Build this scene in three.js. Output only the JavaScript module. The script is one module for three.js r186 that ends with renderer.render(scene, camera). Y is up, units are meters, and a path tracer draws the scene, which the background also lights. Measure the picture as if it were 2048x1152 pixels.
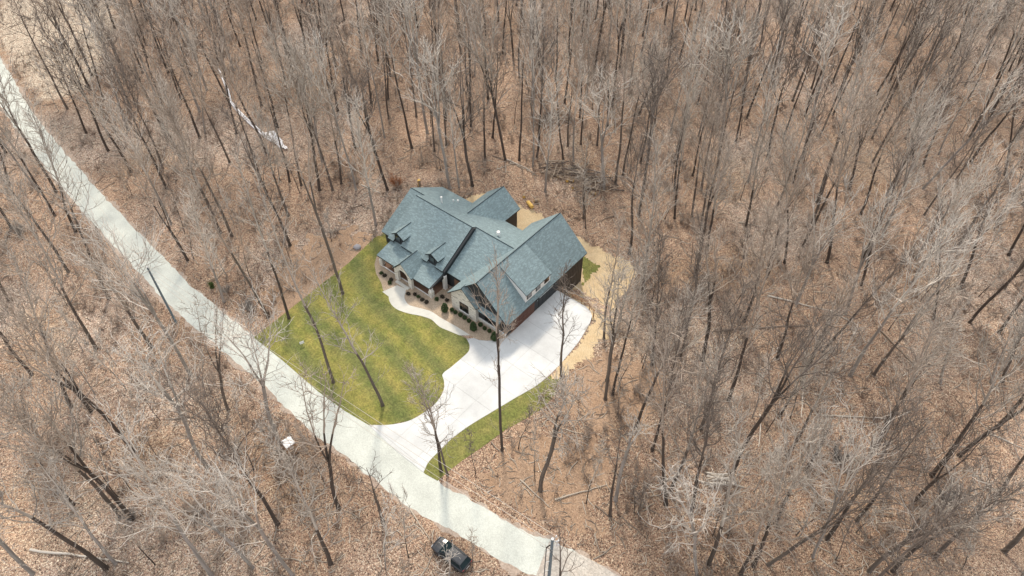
import * as THREE from 'three';
import { mergeGeometries } from 'three/addons/utils/BufferGeometryUtils.js';
import { RoundedBoxGeometry } from 'three/addons/geometries/RoundedBoxGeometry.js';

// ------------------------------------------------------------------ camera, sky, sun, exposure
const scene = new THREE.Scene();
const camera = new THREE.PerspectiveCamera(44.11, 16 / 9, 1, 6000);
camera.position.set(0, 76, 0);
camera.lookAt(0, 76 - Math.sin(46.4 * Math.PI / 180) * 100, -Math.cos(46.4 * Math.PI / 180) * 100);
camera.updateMatrixWorld(); camera.updateProjectionMatrix();

{ // bright, thinly overcast sky: brighter towards the zenith, a broad glow round the veiled sun
  const w = 128, h = 64, d = new Float32Array(w * h * 4);
  for (let j = 0; j < h; j++) for (let i = 0; i < w; i++) {
    const el = (j + 0.5) / h * Math.PI - Math.PI / 2, s = Math.max(0, Math.sin(el));
    const v = 0.62 + 0.4 * s, k = (j * w + i) * 4;
    d[k] = v * 0.97; d[k + 1] = v; d[k + 2] = v * 1.05; d[k + 3] = 1;
  }
  const t = new THREE.DataTexture(d, w, h, THREE.RGBAFormat, THREE.FloatType);
  t.mapping = THREE.EquirectangularReflectionMapping; t.magFilter = THREE.LinearFilter; t.minFilter = THREE.LinearFilter; t.needsUpdate = true;
  scene.background = t; scene.environment = t;
}
const sun = new THREE.DirectionalLight(0xfff0dc, 2.6);
sun.position.set(-8, 70, -141); sun.target.position.set(0, 0, -75);
sun.castShadow = true; sun.shadow.radius = 15; sun.shadow.mapSize.set(4096, 4096);
Object.assign(sun.shadow.camera, { left: -150, right: 150, top: 130, bottom: -130, near: 1, far: 400 });
scene.add(sun, sun.target);
const renderer = new THREE.WebGLRenderer({ antialias: true });
renderer.setSize(1024, 576);
renderer.shadowMap.enabled = true;
renderer.toneMapping = THREE.LinearToneMapping;
renderer.toneMappingExposure = 1.2;

// ------------------------------------------------------------------ helpers
const rng = (s) => () => { s = (s + 0x6d2b79f5) | 0; let t = Math.imul(s ^ (s >>> 15), 1 | s); t = (t + Math.imul(t ^ (t >>> 7), 61 | t)) ^ t; return ((t ^ (t >>> 14)) >>> 0) / 4294967296; };
const hash = (x, y, s) => { let h = Math.imul(x, 374761393) + Math.imul(y, 668265263) + Math.imul(s, 974711); h = Math.imul(h ^ (h >>> 13), 1274126177); return ((h ^ (h >>> 16)) >>> 0) / 4294967296; };
const sstep = (a, b, x) => { const t = Math.min(1, Math.max(0, (x - a) / (b - a))); return t * t * (3 - 2 * t); };
const lerp = (a, b, t) => a + (b - a) * t, V = (x, y, z) => new THREE.Vector3(x, y, z);
function vnoise(x, y, s, period = 0) { // value noise; tiles when a period is given
  const xi = Math.floor(x), yi = Math.floor(y), fx = x - xi, fy = y - yi, u = fx * fx * (3 - 2 * fx), v = fy * fy * (3 - 2 * fy);
  const m = (k) => (period ? ((k % period) + period) % period : k);
  return lerp(lerp(hash(m(xi), m(yi), s), hash(m(xi + 1), m(yi), s), u), lerp(hash(m(xi), m(yi + 1), s), hash(m(xi + 1), m(yi + 1), s), u), v);
}
const fbm = (x, y, s, o = 4, period = 0) => { let a = 0, g = 0.5, f = 1; for (let i = 0; i < o; i++) { a += g * vnoise(x * f, y * f, s + i, period * f); g *= 0.5; f *= 2; } return a / (1 - Math.pow(0.5, o)); };
const used = new Map();
function numbered(n) { const k = used.get(n) || 0; used.set(n, k + 1); return k ? n + '_' + String(k).padStart(3, '0') : n; }
function tag(o, label, category, group, kind) { if (label) o.userData.label = label; if (category) o.userData.category = category; if (group) o.userData.group = group; if (kind) o.userData.kind = kind; return o; }
function shadow(m) { m.castShadow = true; m.receiveShadow = true; return m; }
function part(name, geo, mat, parent, pos, rot) { const m = shadow(new THREE.Mesh(geo, mat)); m.name = name; if (pos) m.position.set(...pos); if (rot) m.rotation.set(...rot); parent.add(m); return m; }
function thing(name, label, category, group, pos = [0, 0, 0], turn = 0) { const g = new THREE.Group(); g.name = numbered(name); g.position.set(...pos); g.rotation.y = turn; scene.add(g); return tag(g, label, category, group); }
function solo(name, geo, mat, label, category, group, pos) { const m = part(numbered(name), geo, mat, scene, pos); return tag(m, label, category, group); }
function struct(name, geo, mat, pos) { const m = part(numbered(name), geo, mat, scene, pos); m.userData.kind = 'structure'; return m; }
const bx = (w, h, d, x = 0, y = 0, z = 0) => new THREE.BoxGeometry(w, h, d).translate(x, y, z);
function rod(a, b, r, sides = 6, r2 = r) { const A = V(...a), B = V(...b), d = B.clone().sub(A), g = new THREE.CylinderGeometry(r2, r, d.length(), sides); g.applyQuaternion(new THREE.Quaternion().setFromUnitVectors(V(0, 1, 0), d.clone().normalize())); const m = A.add(B).multiplyScalar(0.5); return g.translate(m.x, m.y, m.z); }
const RGB = (r, g, b) => new THREE.Color().setRGB(r, g, b);
const ordinal = ['first', 'second', 'third', 'fourth', 'fifth', 'sixth', 'seventh', 'eighth', 'ninth', 'tenth', 'eleventh', 'twelfth', 'thirteenth', 'fourteenth', 'fifteenth', 'sixteenth', 'seventeenth', 'eighteenth', 'nineteenth', 'twentieth'];
const nth = (k) => k < 20 ? ordinal[k] : ['twenty', 'thirty', 'forty', 'fifty', 'sixty'][Math.floor((k + 1) / 10) - 2] + ((k + 1) % 10 ? '-' + ordinal[(k + 1) % 10 - 1] : '');

// colour textures, computed texel by texel; f(x, y) gives linear r, g, b and a height
function tex(size, f, repeatMetres, bump) {
  const c = new Uint8Array(size * size * 4), b = bump ? new Uint8Array(size * size * 4) : null;
  const enc = (v) => { v = Math.min(1, Math.max(0, v)); return Math.round(255 * (v <= 0.0031308 ? 12.92 * v : 1.055 * Math.pow(v, 1 / 2.4) - 0.055)); };
  for (let y = 0; y < size; y++) for (let x = 0; x < size; x++) {
    const r = f(x / size, y / size, x, y), k = (y * size + x) * 4;
    c[k] = enc(r[0]); c[k + 1] = enc(r[1]); c[k + 2] = enc(r[2]); c[k + 3] = 255;
    if (b) { b[k] = b[k + 1] = b[k + 2] = Math.round(255 * Math.min(1, Math.max(0, r[3]))); b[k + 3] = 255; }
  }
  const mk = (d, srgb) => { const t = new THREE.DataTexture(d, size, size); t.wrapS = t.wrapT = THREE.RepeatWrapping; t.magFilter = THREE.LinearFilter; t.minFilter = THREE.LinearMipmapLinearFilter; t.generateMipmaps = true; if (srgb) t.colorSpace = THREE.SRGBColorSpace; t.repeat.set(1 / repeatMetres, 1 / repeatMetres); t.needsUpdate = true; return t; };
  return { map: mk(c, true), bumpMap: b ? mk(b, false) : null };
}
const mat = (o) => new THREE.MeshStandardMaterial(o);
function texmat(t, bumpScale, o = {}) { const m = { map: t.map, roughness: 0.95, ...o }; if (t.bumpMap) { m.bumpMap = t.bumpMap; m.bumpScale = bumpScale; } return mat(m); }

// the house frame: p along the front, q towards the back, h up
const HA = 39.54 * Math.PI / 180, HO = [-0.81, -62.89];
const pq2w = (p, q) => [HO[0] + Math.cos(HA) * p + Math.sin(HA) * q, HO[1] + Math.sin(HA) * p - Math.cos(HA) * q];
const w2pq = (x, z) => { const a = x - HO[0], b = z - HO[1]; return [Math.cos(HA) * a + Math.sin(HA) * b, Math.sin(HA) * a - Math.cos(HA) * b]; };
const DATA = {"roadR":[[-160.9,-205.23],[-131.44,-167.94],[-118.86,-152.73],[-109.33,-140.34],[-101.95,-129.78],[-94.61,-120.89],[-86.25,-111.44],[-78.64,-103.42],[-72.88,-97.0],[-68.69,-92.71],[-64.21,-88.87],[-57.74,-82.83],[-52.72,-77.97],[-46.03,-72.07],[-41.05,-67.16],[-35.74,-63.0],[-30.88,-58.9],[-25.15,-53.85],[-21.3,-50.92],[-18.25,-48.63],[-14.19,-45.24],[-10.53,-42.15],[-7.75,-40.28],[-4.47,-38.41],[-1.3,-36.59],[1.72,-34.37],[4.16,-32.95],[6.71,-31.85],[10.44,-30.01],[15.85,-27.02],[23.66,-22.68]],"roadL":[[-180.26,-205.23],[-141.05,-167.94],[-116.29,-141.41],[-100.56,-122.68],[-93.75,-114.88],[-86.32,-106.57],[-80.39,-100.37],[-72.87,-92.71],[-69.21,-88.49],[-64.69,-84.48],[-59.78,-79.86],[-56.0,-75.81],[-51.68,-71.36],[-48.39,-67.16],[-43.78,-63.72],[-39.71,-60.88],[-36.35,-58.23],[-32.1,-54.72],[-27.25,-49.66],[-23.46,-46.14],[-19.38,-43.54],[-15.93,-40.99],[-13.48,-38.97],[-10.95,-37.19],[-8.36,-35.94],[-6.19,-35.12],[-4.74,-33.86],[-3.06,-32.95],[-1.25,-32.23],[2.26,-31.03],[4.57,-29.85],[8.6,-27.02],[15.21,-22.68]],"lawnedge":[[-17.9,-48.78],[-15.34,-48.78],[-12.85,-49.4],[-11.01,-50.7],[-9.55,-52.33],[-8.86,-54.08],[-8.93,-55.52],[-9.19,-56.57],[-8.08,-57.81],[-6.68,-59.41],[-5.89,-60.49],[-5.83,-61.58],[-6.29,-62.69],[-7.29,-63.36]],"walkOut":[[-7.29,-63.27],[-8.86,-64.09],[-10.17,-64.82],[-11.47,-66.21],[-13.02,-66.87],[-14.55,-67.25],[-15.59,-67.63],[-16.65,-68.21],[-17.39,-68.99],[-17.87,-69.97],[-18.06,-70.96]],"walkIn":[[-5.76,-63.27],[-7.72,-64.82],[-8.89,-65.65],[-10.08,-66.5],[-11.59,-67.73],[-12.78,-68.21],[-13.96,-68.6],[-14.86,-68.99],[-15.37,-69.67],[-15.67,-70.46],[-15.57,-71.66]],"bedOut":[[-18.06,-70.96],[-18.99,-71.97],[-19.38,-73.3],[-19.97,-74.44],[-20.47,-75.39],[-20.96,-77.32],[-20.87,-78.97],[-20.22,-80.53]],"driveRight":[[9.29,-62.11],[7.66,-59.93],[6.11,-57.81],[3.33,-54.88],[0.45,-52.83],[-2.72,-50.55],[-5.39,-48.6],[-7.6,-46.59],[-9.01,-44.86],[-10.04,-43.48],[-10.47,-42.22]],"strip":[[-10.28,-42.02],[-8.74,-41.12],[-7.36,-42.55],[-5.94,-43.81],[-3.53,-45.72],[-0.74,-48.13],[1.82,-49.73],[4.01,-51.38],[5.49,-53.3],[6.25,-55.76],[5.02,-56.33]],"straw":[[10.93,-86.46],[14.33,-83.95],[16.97,-82.08],[19.59,-79.92],[19.04,-77.27],[16.97,-74.7],[15.7,-72.73],[14.75,-68.22],[13.92,-64.66],[12.56,-62.46],[10.55,-59.67],[8.39,-57.48],[6.45,-55.92],[5.02,-56.49]],"strawRear":[[-8.3,-92.9],[-5.61,-95.16],[-2.04,-94.61],[1.36,-93.32],[3.14,-92.69],[5.08,-91.71],[8.01,-89.18],[10.93,-86.46]],"grassP":[[10.93,-82.78],[13.98,-79.92],[10.71,-75.87]],"trees":[[-66.6,-100.5,"t",1.3,-0.04,0],[-86.8,-133.1,"f",1.2,-0.04,0],[-79.4,-112.4,"t",1.0,0.06,0],[-77.2,-94.8,"f",1.0,0.03,0],[-80.1,-94.8,"p",1.0,-0.07,0],[-86.0,-96.7,"t",1.0,0.22,0],[-80.6,-123.6,"t",0.8,0.16,0],[-58.8,-95.8,"t",1.0,-0.05,0],[-61.4,-101.4,"t",0.8,0.03,0],[-57.6,-110.5,"t",1.4,-0.01,0],[-59.5,-104.9,"t",1.1,-0.06,0],[-57.1,-112.1,"p",0.7,0.14,0],[-55.1,-121.8,"t",1.0,-0.09,0],[-52.9,-95.0,"t",1.0,-0.01,0],[-51.3,-112.1,"t",0.7,0.11,0],[-59.3,-145.1,"t",0.9,-0.03,0],[-75.1,-152.7,"t",1.0,0.0,0],[-71.3,-145.1,"t",0.8,0.03,0],[-21.2,-95.4,"w",1.2,-0.05,0],[-18.2,-107.6,"t",1.2,-0.09,0],[-26.5,-95.4,"p",0.9,-0.04,0],[-10.6,-95.8,"wp",1.1,-0.05,0],[-6.8,-96.5,"w",1.3,-0.06,0],[-9.0,-96.0,"p",0.6,-0.02,0],[-4.8,-103.9,"t",1.0,0.02,0],[-1.2,-103.9,"f",1.0,-0.16,0],[-14.0,-106.6,"t",0.8,-0.01,0],[-29.3,-97.1,"t",0.8,0.07,0],[-30.5,-95.4,"t",0.8,-0.02,0],[-24.4,-123.6,"t",0.9,0.05,0],[-41.4,-122.3,"t",1.1,-0.05,0],[-32.7,-95.4,"w",1.1,0.04,0],[-38.3,-97.7,"t",0.9,0.05,0],[-36.1,-96.7,"t",0.7,0.05,0],[-12.0,-108.4,"t",0.7,0.03,0],[-25.3,-99.1,"s",1.0,0.02,0],[-27.6,-122.3,"t",1.0,0.07,0],[-28.0,-155.9,"t",1.0,0.13,0],[-25.5,-159.3,"t",1.0,0.11,0],[-30.0,-113.2,"t",0.7,0.04,0],[-15.0,-133.7,"t",0.8,0.06,0],[-41.7,-95.0,"t",0.9,-0.06,0],[5.8,-97.7,"p",1.0,-0.01,0],[4.5,-105.4,"t",1.0,0.04,0],[9.3,-105.9,"t",0.7,-0.1,0],[3.7,-103.0,"p",0.6,0.01,0],[1.3,-104.1,"t",0.9,0.02,0],[11.2,-106.0,"p",0.8,-0.06,0],[16.2,-99.1,"wp",1.5,-0.03,0],[18.4,-100.5,"t",1.2,-0.04,0],[20.0,-103.0,"t",0.9,0.02,0],[23.7,-106.9,"t",0.8,-0.02,0],[12.8,-110.5,"t",0.8,-0.03,0],[10.3,-109.4,"t",0.7,-0.02,0],[15.9,-110.9,"t",0.9,-0.02,0],[25.9,-112.7,"t",0.8,-0.03,0],[25.0,-121.5,"f",1.2,0.24,0],[32.3,-133.7,"t",0.8,-0.05,0],[28.7,-99.1,"t",1.0,-0.06,0],[33.4,-99.1,"t",1.1,-0.01,0],[35.0,-98.7,"t",0.9,-0.0,0],[32.7,-103.4,"t",0.7,0.0,0],[37.8,-106.0,"wp",1.5,-0.16,0],[0.5,-115.4,"s",1.0,0.01,0],[35.5,-164.5,"t",1.0,-0.06,0],[43.2,-162.7,"t",1.0,-0.06,0],[59.6,-99.1,"f",1.1,-0.14,0],[54.0,-108.4,"wp",1.3,-0.14,0],[74.3,-108.0,"d",1.2,-0.3,0],[75.3,-106.0,"t",0.9,-0.15,0],[50.1,-101.0,"t",0.8,-0.04,0],[89.0,-103.4,"t",1.0,-0.3,0],[75.4,-130.4,"f",1.0,0.07,0],[103.3,-153.2,"w",1.0,0.3,0],[93.0,-161.3,"t",0.8,0.01,0],[96.2,-161.3,"t",0.8,0.06,0],[99.7,-162.3,"t",0.6,-0.06,0],[62.7,-132.9,"t",1.0,0.01,0],[75.9,-145.4,"d",1.2,-0.26,0],[103.0,-136.3,"t",1.0,-0.11,0],[72.8,-99.6,"wp",1.0,0.3,0],[-49.7,-78.2,"f",1.0,-0.06,0],[-48.9,-78.6,"s",1.2,0.04,0],[-46.6,-84.7,"t",1.4,-0.05,0],[-44.5,-83.9,"t",1.0,-0.02,0],[-34.6,-66.6,"t",1.0,-0.06,0],[-41.7,-69.6,"p",0.8,0.04,0],[-66.9,-75.7,"t",1.0,0.0,0],[-69.6,-84.7,"t",1.0,0.08,0],[-74.7,-88.7,"t",0.8,-0.02,0],[-80.3,-85.6,"t",0.9,0.1,0],[-58.7,-70.3,"t",1.0,0.01,0],[-36.0,-51.0,"f",0.9,0.05,0],[-36.4,-43.1,"wp",1.5,-0.01,0],[-55.9,-51.3,"t",1.0,0.11,0],[-53.1,-50.6,"t",0.8,-0.03,0],[-42.7,-36.4,"w",1.2,0.02,0],[-44.3,-36.8,"t",1.1,0.02,0],[-43.5,-30.8,"t",1.4,-0.09,0],[-42.8,-31.4,"p",0.8,0.01,0],[-32.0,-30.1,"p",1.1,-0.0,0],[-50.2,-38.2,"d",0.7,-0.02,0],[-26.3,-35.8,"t",1.0,-0.02,0],[-19.6,-31.4,"t",1.1,0.01,0],[-23.4,-30.1,"wp",0.9,-0.04,0],[-27.9,-31.0,"wp",0.8,-0.09,0],[-19.8,-37.8,"f",1.1,-0.0,0],[-14.5,-36.0,"d",1.0,0.02,0],[-11.2,-32.0,"s",1.0,0.02,0],[-8.4,-42.4,"f",1.1,-0.03,0],[-7.6,-41.9,"t",0.6,-0.1,0],[-4.3,-42.0,"s",0.8,-0.01,0],[-1.2,-45.2,"f",0.7,-0.01,0],[-4.2,-30.9,"s",0.7,0.04,0],[-6.3,-28.3,"dp",0.8,-0.05,0],[-16.5,-51.7,"t",1.1,-0.03,0],[-23.4,-55.3,"t",1.0,-0.02,0],[-31.6,-66.4,"t",1.0,0.0,0],[-24.8,-71.2,"t",1.2,0.0,0],[12.7,-62.7,"t",0.9,-0.07,0],[12.5,-55.6,"f",1.3,0.01,0],[19.8,-74.1,"t",1.0,-0.01,0],[21.1,-72.3,"s",1.3,-0.04,0],[6.5,-55.9,"f",1.0,-0.05,0],[3.3,-39.9,"f",1.5,-0.01,0],[12.0,-52.6,"t",0.9,-0.05,0],[13.0,-53.3,"t",0.7,-0.03,0],[0.8,-45.4,"s",1.2,0.02,0],[11.9,-38.7,"dp",1.1,-0.01,0],[11.1,-36.8,"d",0.8,-0.09,0],[15.4,-48.4,"t",0.8,0.06,0],[17.0,-45.2,"t",0.7,-0.02,0],[17.6,-38.2,"t",1.0,-0.13,0],[18.4,-39.9,"t",0.9,0.06,0],[20.2,-37.0,"t",0.9,-0.07,0],[27.9,-52.7,"t",1.0,-0.03,0],[21.2,-31.3,"t",1.1,-0.08,0],[19.7,-30.1,"wp",0.8,-0.21,0],[24.4,-30.2,"t",1.0,-0.04,0],[26.0,-31.1,"t",0.9,-0.06,0],[26.6,-61.2,"f",1.5,-0.04,0],[31.6,-84.1,"t",1.3,-0.08,0],[18.7,-58.1,"t",0.9,-0.06,0],[34.0,-68.3,"t",1.1,0.03,0],[31.5,-69.3,"s",1.2,0.25,0],[33.2,-68.3,"s",1.4,-0.03,0],[35.8,-78.4,"s",1.2,-0.14,0],[39.1,-89.3,"t",1.0,-0.13,0],[30.5,-91.9,"t",0.7,-0.1,0],[31.2,-87.7,"t",0.8,-0.09,0],[27.5,-91.5,"t",0.7,-0.12,0],[23.5,-61.2,"t",0.7,-0.11,0],[40.1,-78.7,"t",1.3,-0.09,0],[37.2,-61.6,"t",0.9,-0.07,0],[39.5,-57.5,"f",1.2,-0.05,0],[43.9,-62.7,"t",0.8,0.2,0],[46.4,-58.6,"p",1.3,-0.01,0],[49.6,-58.6,"t",1.0,0.03,0],[58.2,-57.3,"dp",1.0,-0.3,0],[65.0,-57.3,"dp",0.9,-0.3,0],[70.3,-66.1,"d",1.1,-0.04,0],[62.1,-69.0,"t",1.0,-0.3,0],[68.6,-75.1,"t",1.3,-0.13,0],[67.0,-68.1,"f",1.0,0.02,0],[49.9,-80.6,"t",1.2,-0.11,0],[47.2,-84.4,"t",0.9,-0.01,0],[43.2,-80.6,"t",0.7,-0.18,0],[79.6,-82.4,"t",1.0,-0.12,0],[53.8,-75.8,"t",0.9,-0.15,0],[66.7,-57.5,"t",1.0,-0.3,0],[51.5,-43.5,"t",1.3,-0.01,0],[56.0,-46.2,"t",1.2,0.19,0],[62.6,-50.2,"t",1.4,-0.07,0],[44.8,-46.1,"t",1.0,-0.0,0],[34.8,-34.1,"t",1.1,-0.02,0],[38.8,-36.2,"t",1.0,0.02,0],[38.2,-30.5,"f",1.2,0.01,0],[40.7,-30.5,"t",1.0,-0.01,0],[45.8,-32.0,"t",1.2,0.04,0],[29.5,-35.8,"t",0.9,-0.07,0],[33.1,-44.4,"t",1.0,0.07,0],[54.4,-33.1,"t",1.5,0.02,0],[57.8,-40.4,"t",1.0,-0.11,0],[48.3,-30.8,"s",1.2,-0.19,0],[27.6,-31.2,"f",0.8,0.3,0],[32.6,-32.0,"wp",0.5,-0.19,0],[53.0,-28.8,"wp",1.1,-0.3,0],[34.8,-42.5,"d",0.9,0.03,0]],"logsyellow":[[8.54,-101.44],[9.87,-101.01],[10.59,-101.02],[10.95,-99.35],[3.07,-93.9],[4.13,-95.0],[2.06,-95.66],[14.19,-97.6],[-15.81,-96.45]],"logs":[[[-1.43,-104.16],[3.72,-101.57]],[[-0.36,-103.13],[4.5,-100.94]],[[-3.5,-105.06],[0.53,-102.73]],[[-13.83,-105.36],[-10.91,-101.66]],[[-25.86,-96.73],[-22.12,-94.29]],[[19.0,-68.92],[20.72,-66.43]],[[38.79,-73.55],[47.33,-70.5]],[[47.33,-70.5],[50.52,-67.57]],[[29.41,-66.43],[42.83,-67.76]],[[37.98,-90.32],[43.34,-88.55]],[[53.09,-66.81],[55.88,-60.01]],[[31.58,-50.73],[29.98,-45.59]],[[39.63,-57.21],[37.85,-51.85]],[[26.58,-47.34],[28.24,-49.29]],[[40.39,-52.23],[49.01,-51.62]],[[61.28,-49.21],[64.43,-47.03]],[[-11.61,-37.5],[-9.05,-33.97]],[[4.94,-38.72],[11.15,-40.6]],[[8.09,-38.53],[8.38,-36.89]],[[13.57,-38.72],[16.75,-36.89]],[[9.49,-38.1],[12.1,-35.71]],[[0.94,-41.24],[4.33,-37.8]],[[-41.23,-42.68],[-38.11,-42.22]],[[-36.28,-37.25],[-33.12,-37.13]],[[-52.66,-32.84],[-41.48,-31.41]],[[20.92,-52.52],[23.28,-51.38]],[[25.41,-52.52],[27.1,-51.38]],[[-2.84,-39.65],[-2.27,-39.97]]],"woodpile":[24.4,-41.12],"brushpiles":[[8.59,-102.74],[11.35,-103.36],[13.52,-101.84],[15.19,-100.26],[6.81,-103.48],[8.23,-117.41]],"bushes":[[39.2,-44.25],[51.41,-39.56],[-42.74,-36.3],[-44.24,-72.48],[-19.58,-96.45],[-41.74,-71.46],[-37.57,-68.02],[-78.17,-84.0]],"toilet":[-26.55,-44.9],"poleL":[-47.4,-65.65],"car":[-6.44,-31.85],"sheet":[[-61.08,-135.13],[-57.15,-127.3],[-55.09,-122.68],[-52.49,-119.14],[-49.0,-114.88],[-45.78,-111.28],[-43.45,-109.21],[-40.65,-106.88]],"sheetw":[[-45.93,-111.92],[-44.18,-112.41],[-40.47,-106.88],[-42.08,-107.19]],"sign":[-28.63,-61.4],"boulder":[-24.17,-80.99],"dirtNW":[[-31.0,-70.96]],"dirtS":[[-2.6,-41.89]],"clearTL":[[-134.21,-185.28],[-123.93,-185.28],[-103.52,-179.24],[-91.41,-157.59],[-86.79,-141.41],[-86.99,-125.43],[-92.13,-123.59],[-102.57,-135.13],[-114.31,-150.37]]};

// ------------------------------------------------------------------ terrain height: level yard, ground falling away behind the garage, soft swells in the woods
function segDist(x, z, P) { let m = 1e9; for (let i = 0; i + 1 < P.length; i++) { const [ax, az] = P[i], [bx_, bz] = P[i + 1], dx = bx_ - ax, dz = bz - az, t = Math.min(1, Math.max(0, ((x - ax) * dx + (z - az) * dz) / (dx * dx + dz * dz))); m = Math.min(m, Math.hypot(x - ax - t * dx, z - az - t * dz)); } return m; }
const roadMid = DATA.roadR.map((p, i) => { const j = Math.round(i / (DATA.roadR.length - 1) * (DATA.roadL.length - 1)); return [(p[0] + DATA.roadL[j][0]) / 2, (p[1] + DATA.roadL[j][1]) / 2]; });
function wild(x, z) { // 0 in the yard and on the road, 1 well inside the woods
  const [p, q] = w2pq(x, z);
  const yard = Math.max(Math.max(-29 - p, p - 14), Math.max(-23 - q, q - 24));
  return sstep(0, 10, yard) * sstep(4, 12, segDist(x, z, roadMid));
}
function groundY(x, z) {
  const [p, q] = w2pq(x, z);
  const y = -3 * sstep(9, 16, q) * sstep(-27, -12, p), w = wild(x, z);
  return w > 0 ? y + w * (0.55 * (fbm(x / 17, z / 17, 5, 2) - 0.5) + 0.28 * (vnoise(x / 4.5, z / 4.5, 9) - 0.5)) : y;
}
function inPoly(x, z, P) { let c = false; for (let i = 0, j = P.length - 1; i < P.length; j = i++) if ((P[i][1] > z) !== (P[j][1] > z) && x < (P[j][0] - P[i][0]) * (z - P[i][1]) / (P[j][1] - P[i][1]) + P[i][0]) c = !c; return c; }
// ------------------------------------------------------------------ ground materials
const leafTone = [[0.42, 0.268, 0.178], [0.325, 0.203, 0.136], [0.2, 0.126, 0.088], [0.54, 0.4, 0.277], [0.375, 0.248, 0.178], [0.63, 0.495, 0.36], [0.08, 0.051, 0.037]];
const litterTex = (() => { // dead leaves lying over one another, 12 m tile
  const N = 1024, col = new Float32Array(N * N * 4), r = rng(77);
  for (let i = 0; i < N * N; i++) { col[i * 4] = 0.24; col[i * 4 + 1] = 0.135; col[i * 4 + 2] = 0.09; col[i * 4 + 3] = 0.2; }
  for (let k = 0; k < 42000; k++) {
    const x0 = r() * N, y0 = r() * N, L = 3.5 + r() * 6, W = L * (0.35 + r() * 0.35), a = r() * Math.PI, ca = Math.cos(a), sa = Math.sin(a), T = leafTone[Math.floor(Math.pow(r(), 1.15) * 7)], m = 0.75 + r() * 0.5, hgt = 0.3 + r() * 0.6, R = Math.ceil(L);
    for (let dy = -R; dy <= R; dy++) for (let dx = -R; dx <= R; dx++) {
      const u = (dx * ca + dy * sa) / L, v = (-dx * sa + dy * ca) / W; if (u * u + v * v > 1) continue;
      const X = (Math.floor(x0 + dx) + N) % N, Y = (Math.floor(y0 + dy) + N) % N, i = (Y * N + X) * 4;
      col[i] = T[0] * m; col[i + 1] = T[1] * m; col[i + 2] = T[2] * m; col[i + 3] = hgt;
    }
  }
  return tex(N, (u, v, x, y) => { const i = (y * N + x) * 4; return [col[i], col[i + 1], col[i + 2], col[i + 3]]; }, 12, true);
})();
const litterMat = texmat(litterTex, 0.06, { vertexColors: true });
const lawnTex = tex(1024, (u, v) => {
  const f = fbm(u * 96, v * 96, 11, 3, 96), c = fbm(u * 14, v * 14, 23, 4, 14), t = Math.min(1, Math.max(0, (c - 0.25) * 1.7)), k = 0.5 + f;
  return [lerp(0.155, 0.25, t) * k, lerp(0.172, 0.232, t) * k, lerp(0.042, 0.07, t) * k, f];
}, 14, true);
const lawnMat = texmat(lawnTex, 0.05, { vertexColors: true });
const roadTex = tex(1024, (u, v) => {
  const f = fbm(u * 128, v * 128, 31, 3, 128), c = fbm(u * 6, v * 6, 37, 4, 6), k = 0.78 + 0.34 * f + 0.3 * (c - 0.5);
  return [0.63 * k, 0.66 * k, 0.605 * k, f];
}, 12, true);
const roadMat = texmat(roadTex, 0.012);
const shoulderTex = tex(512, (u, v) => { const f = fbm(u * 64, v * 64, 41, 3, 64), c = fbm(u * 8, v * 8, 43, 3, 8), k = 0.6 + 0.7 * f; return [lerp(0.42, 0.5, c) * k, lerp(0.31, 0.42, c) * k, lerp(0.24, 0.35, c) * k, f]; }, 9, true);
const shoulderMat = texmat(shoulderTex, 0.03);
const concreteTex = tex(512, (u, v) => { const f = fbm(u * 90, v * 90, 51, 3, 90), c = fbm(u * 5, v * 5, 53, 4, 5), k = 0.92 + 0.12 * (f - 0.5) + 0.34 * (c - 0.5); return [0.72 * k, 0.735 * k, 0.73 * k, f]; }, 9, true);
const concreteMat = texmat(concreteTex, 0.003, { roughness: 0.85 });
const walkMat = texmat(tex(512, (u, v) => { const f = fbm(u * 90, v * 90, 61, 3, 90), c = fbm(u * 5, v * 5, 63, 4, 5), k = 0.92 + 0.14 * (f - 0.5) + 0.2 * (c - 0.5); return [0.7 * k, 0.69 * k, 0.63 * k, f]; }, 6, true), 0.004);
const bedMat = texmat(tex(512, (u, v) => { const f = fbm(u * 110, v * 110, 71, 2, 110), c = fbm(u * 7, v * 7, 73, 3, 7), k = 0.55 + 0.85 * f; return [lerp(0.42, 0.5, c) * k, lerp(0.32, 0.4, c) * k, lerp(0.23, 0.3, c) * k, f]; }, 6, true), 0.04);
const strawMat = texmat(tex(512, (u, v) => { const f = fbm(u * 130, v * 36, 81, 3, 0), c = fbm(u * 8, v * 8, 83, 3, 8), k = 0.72 + 0.5 * f; return [lerp(0.62, 0.68, c) * k, lerp(0.46, 0.54, c) * k, lerp(0.27, 0.34, c) * k, f]; }, 6, true), 0.03);
const soilMat = texmat(tex(512, (u, v) => { const f = fbm(u * 60, v * 60, 91, 4, 60), c = fbm(u * 6, v * 6, 93, 3, 6), k = 0.55 + 0.8 * f; return [lerp(0.38, 0.46, c) * k, lerp(0.245, 0.32, c) * k, lerp(0.155, 0.22, c) * k, f]; }, 8, true), 0.08);

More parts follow.
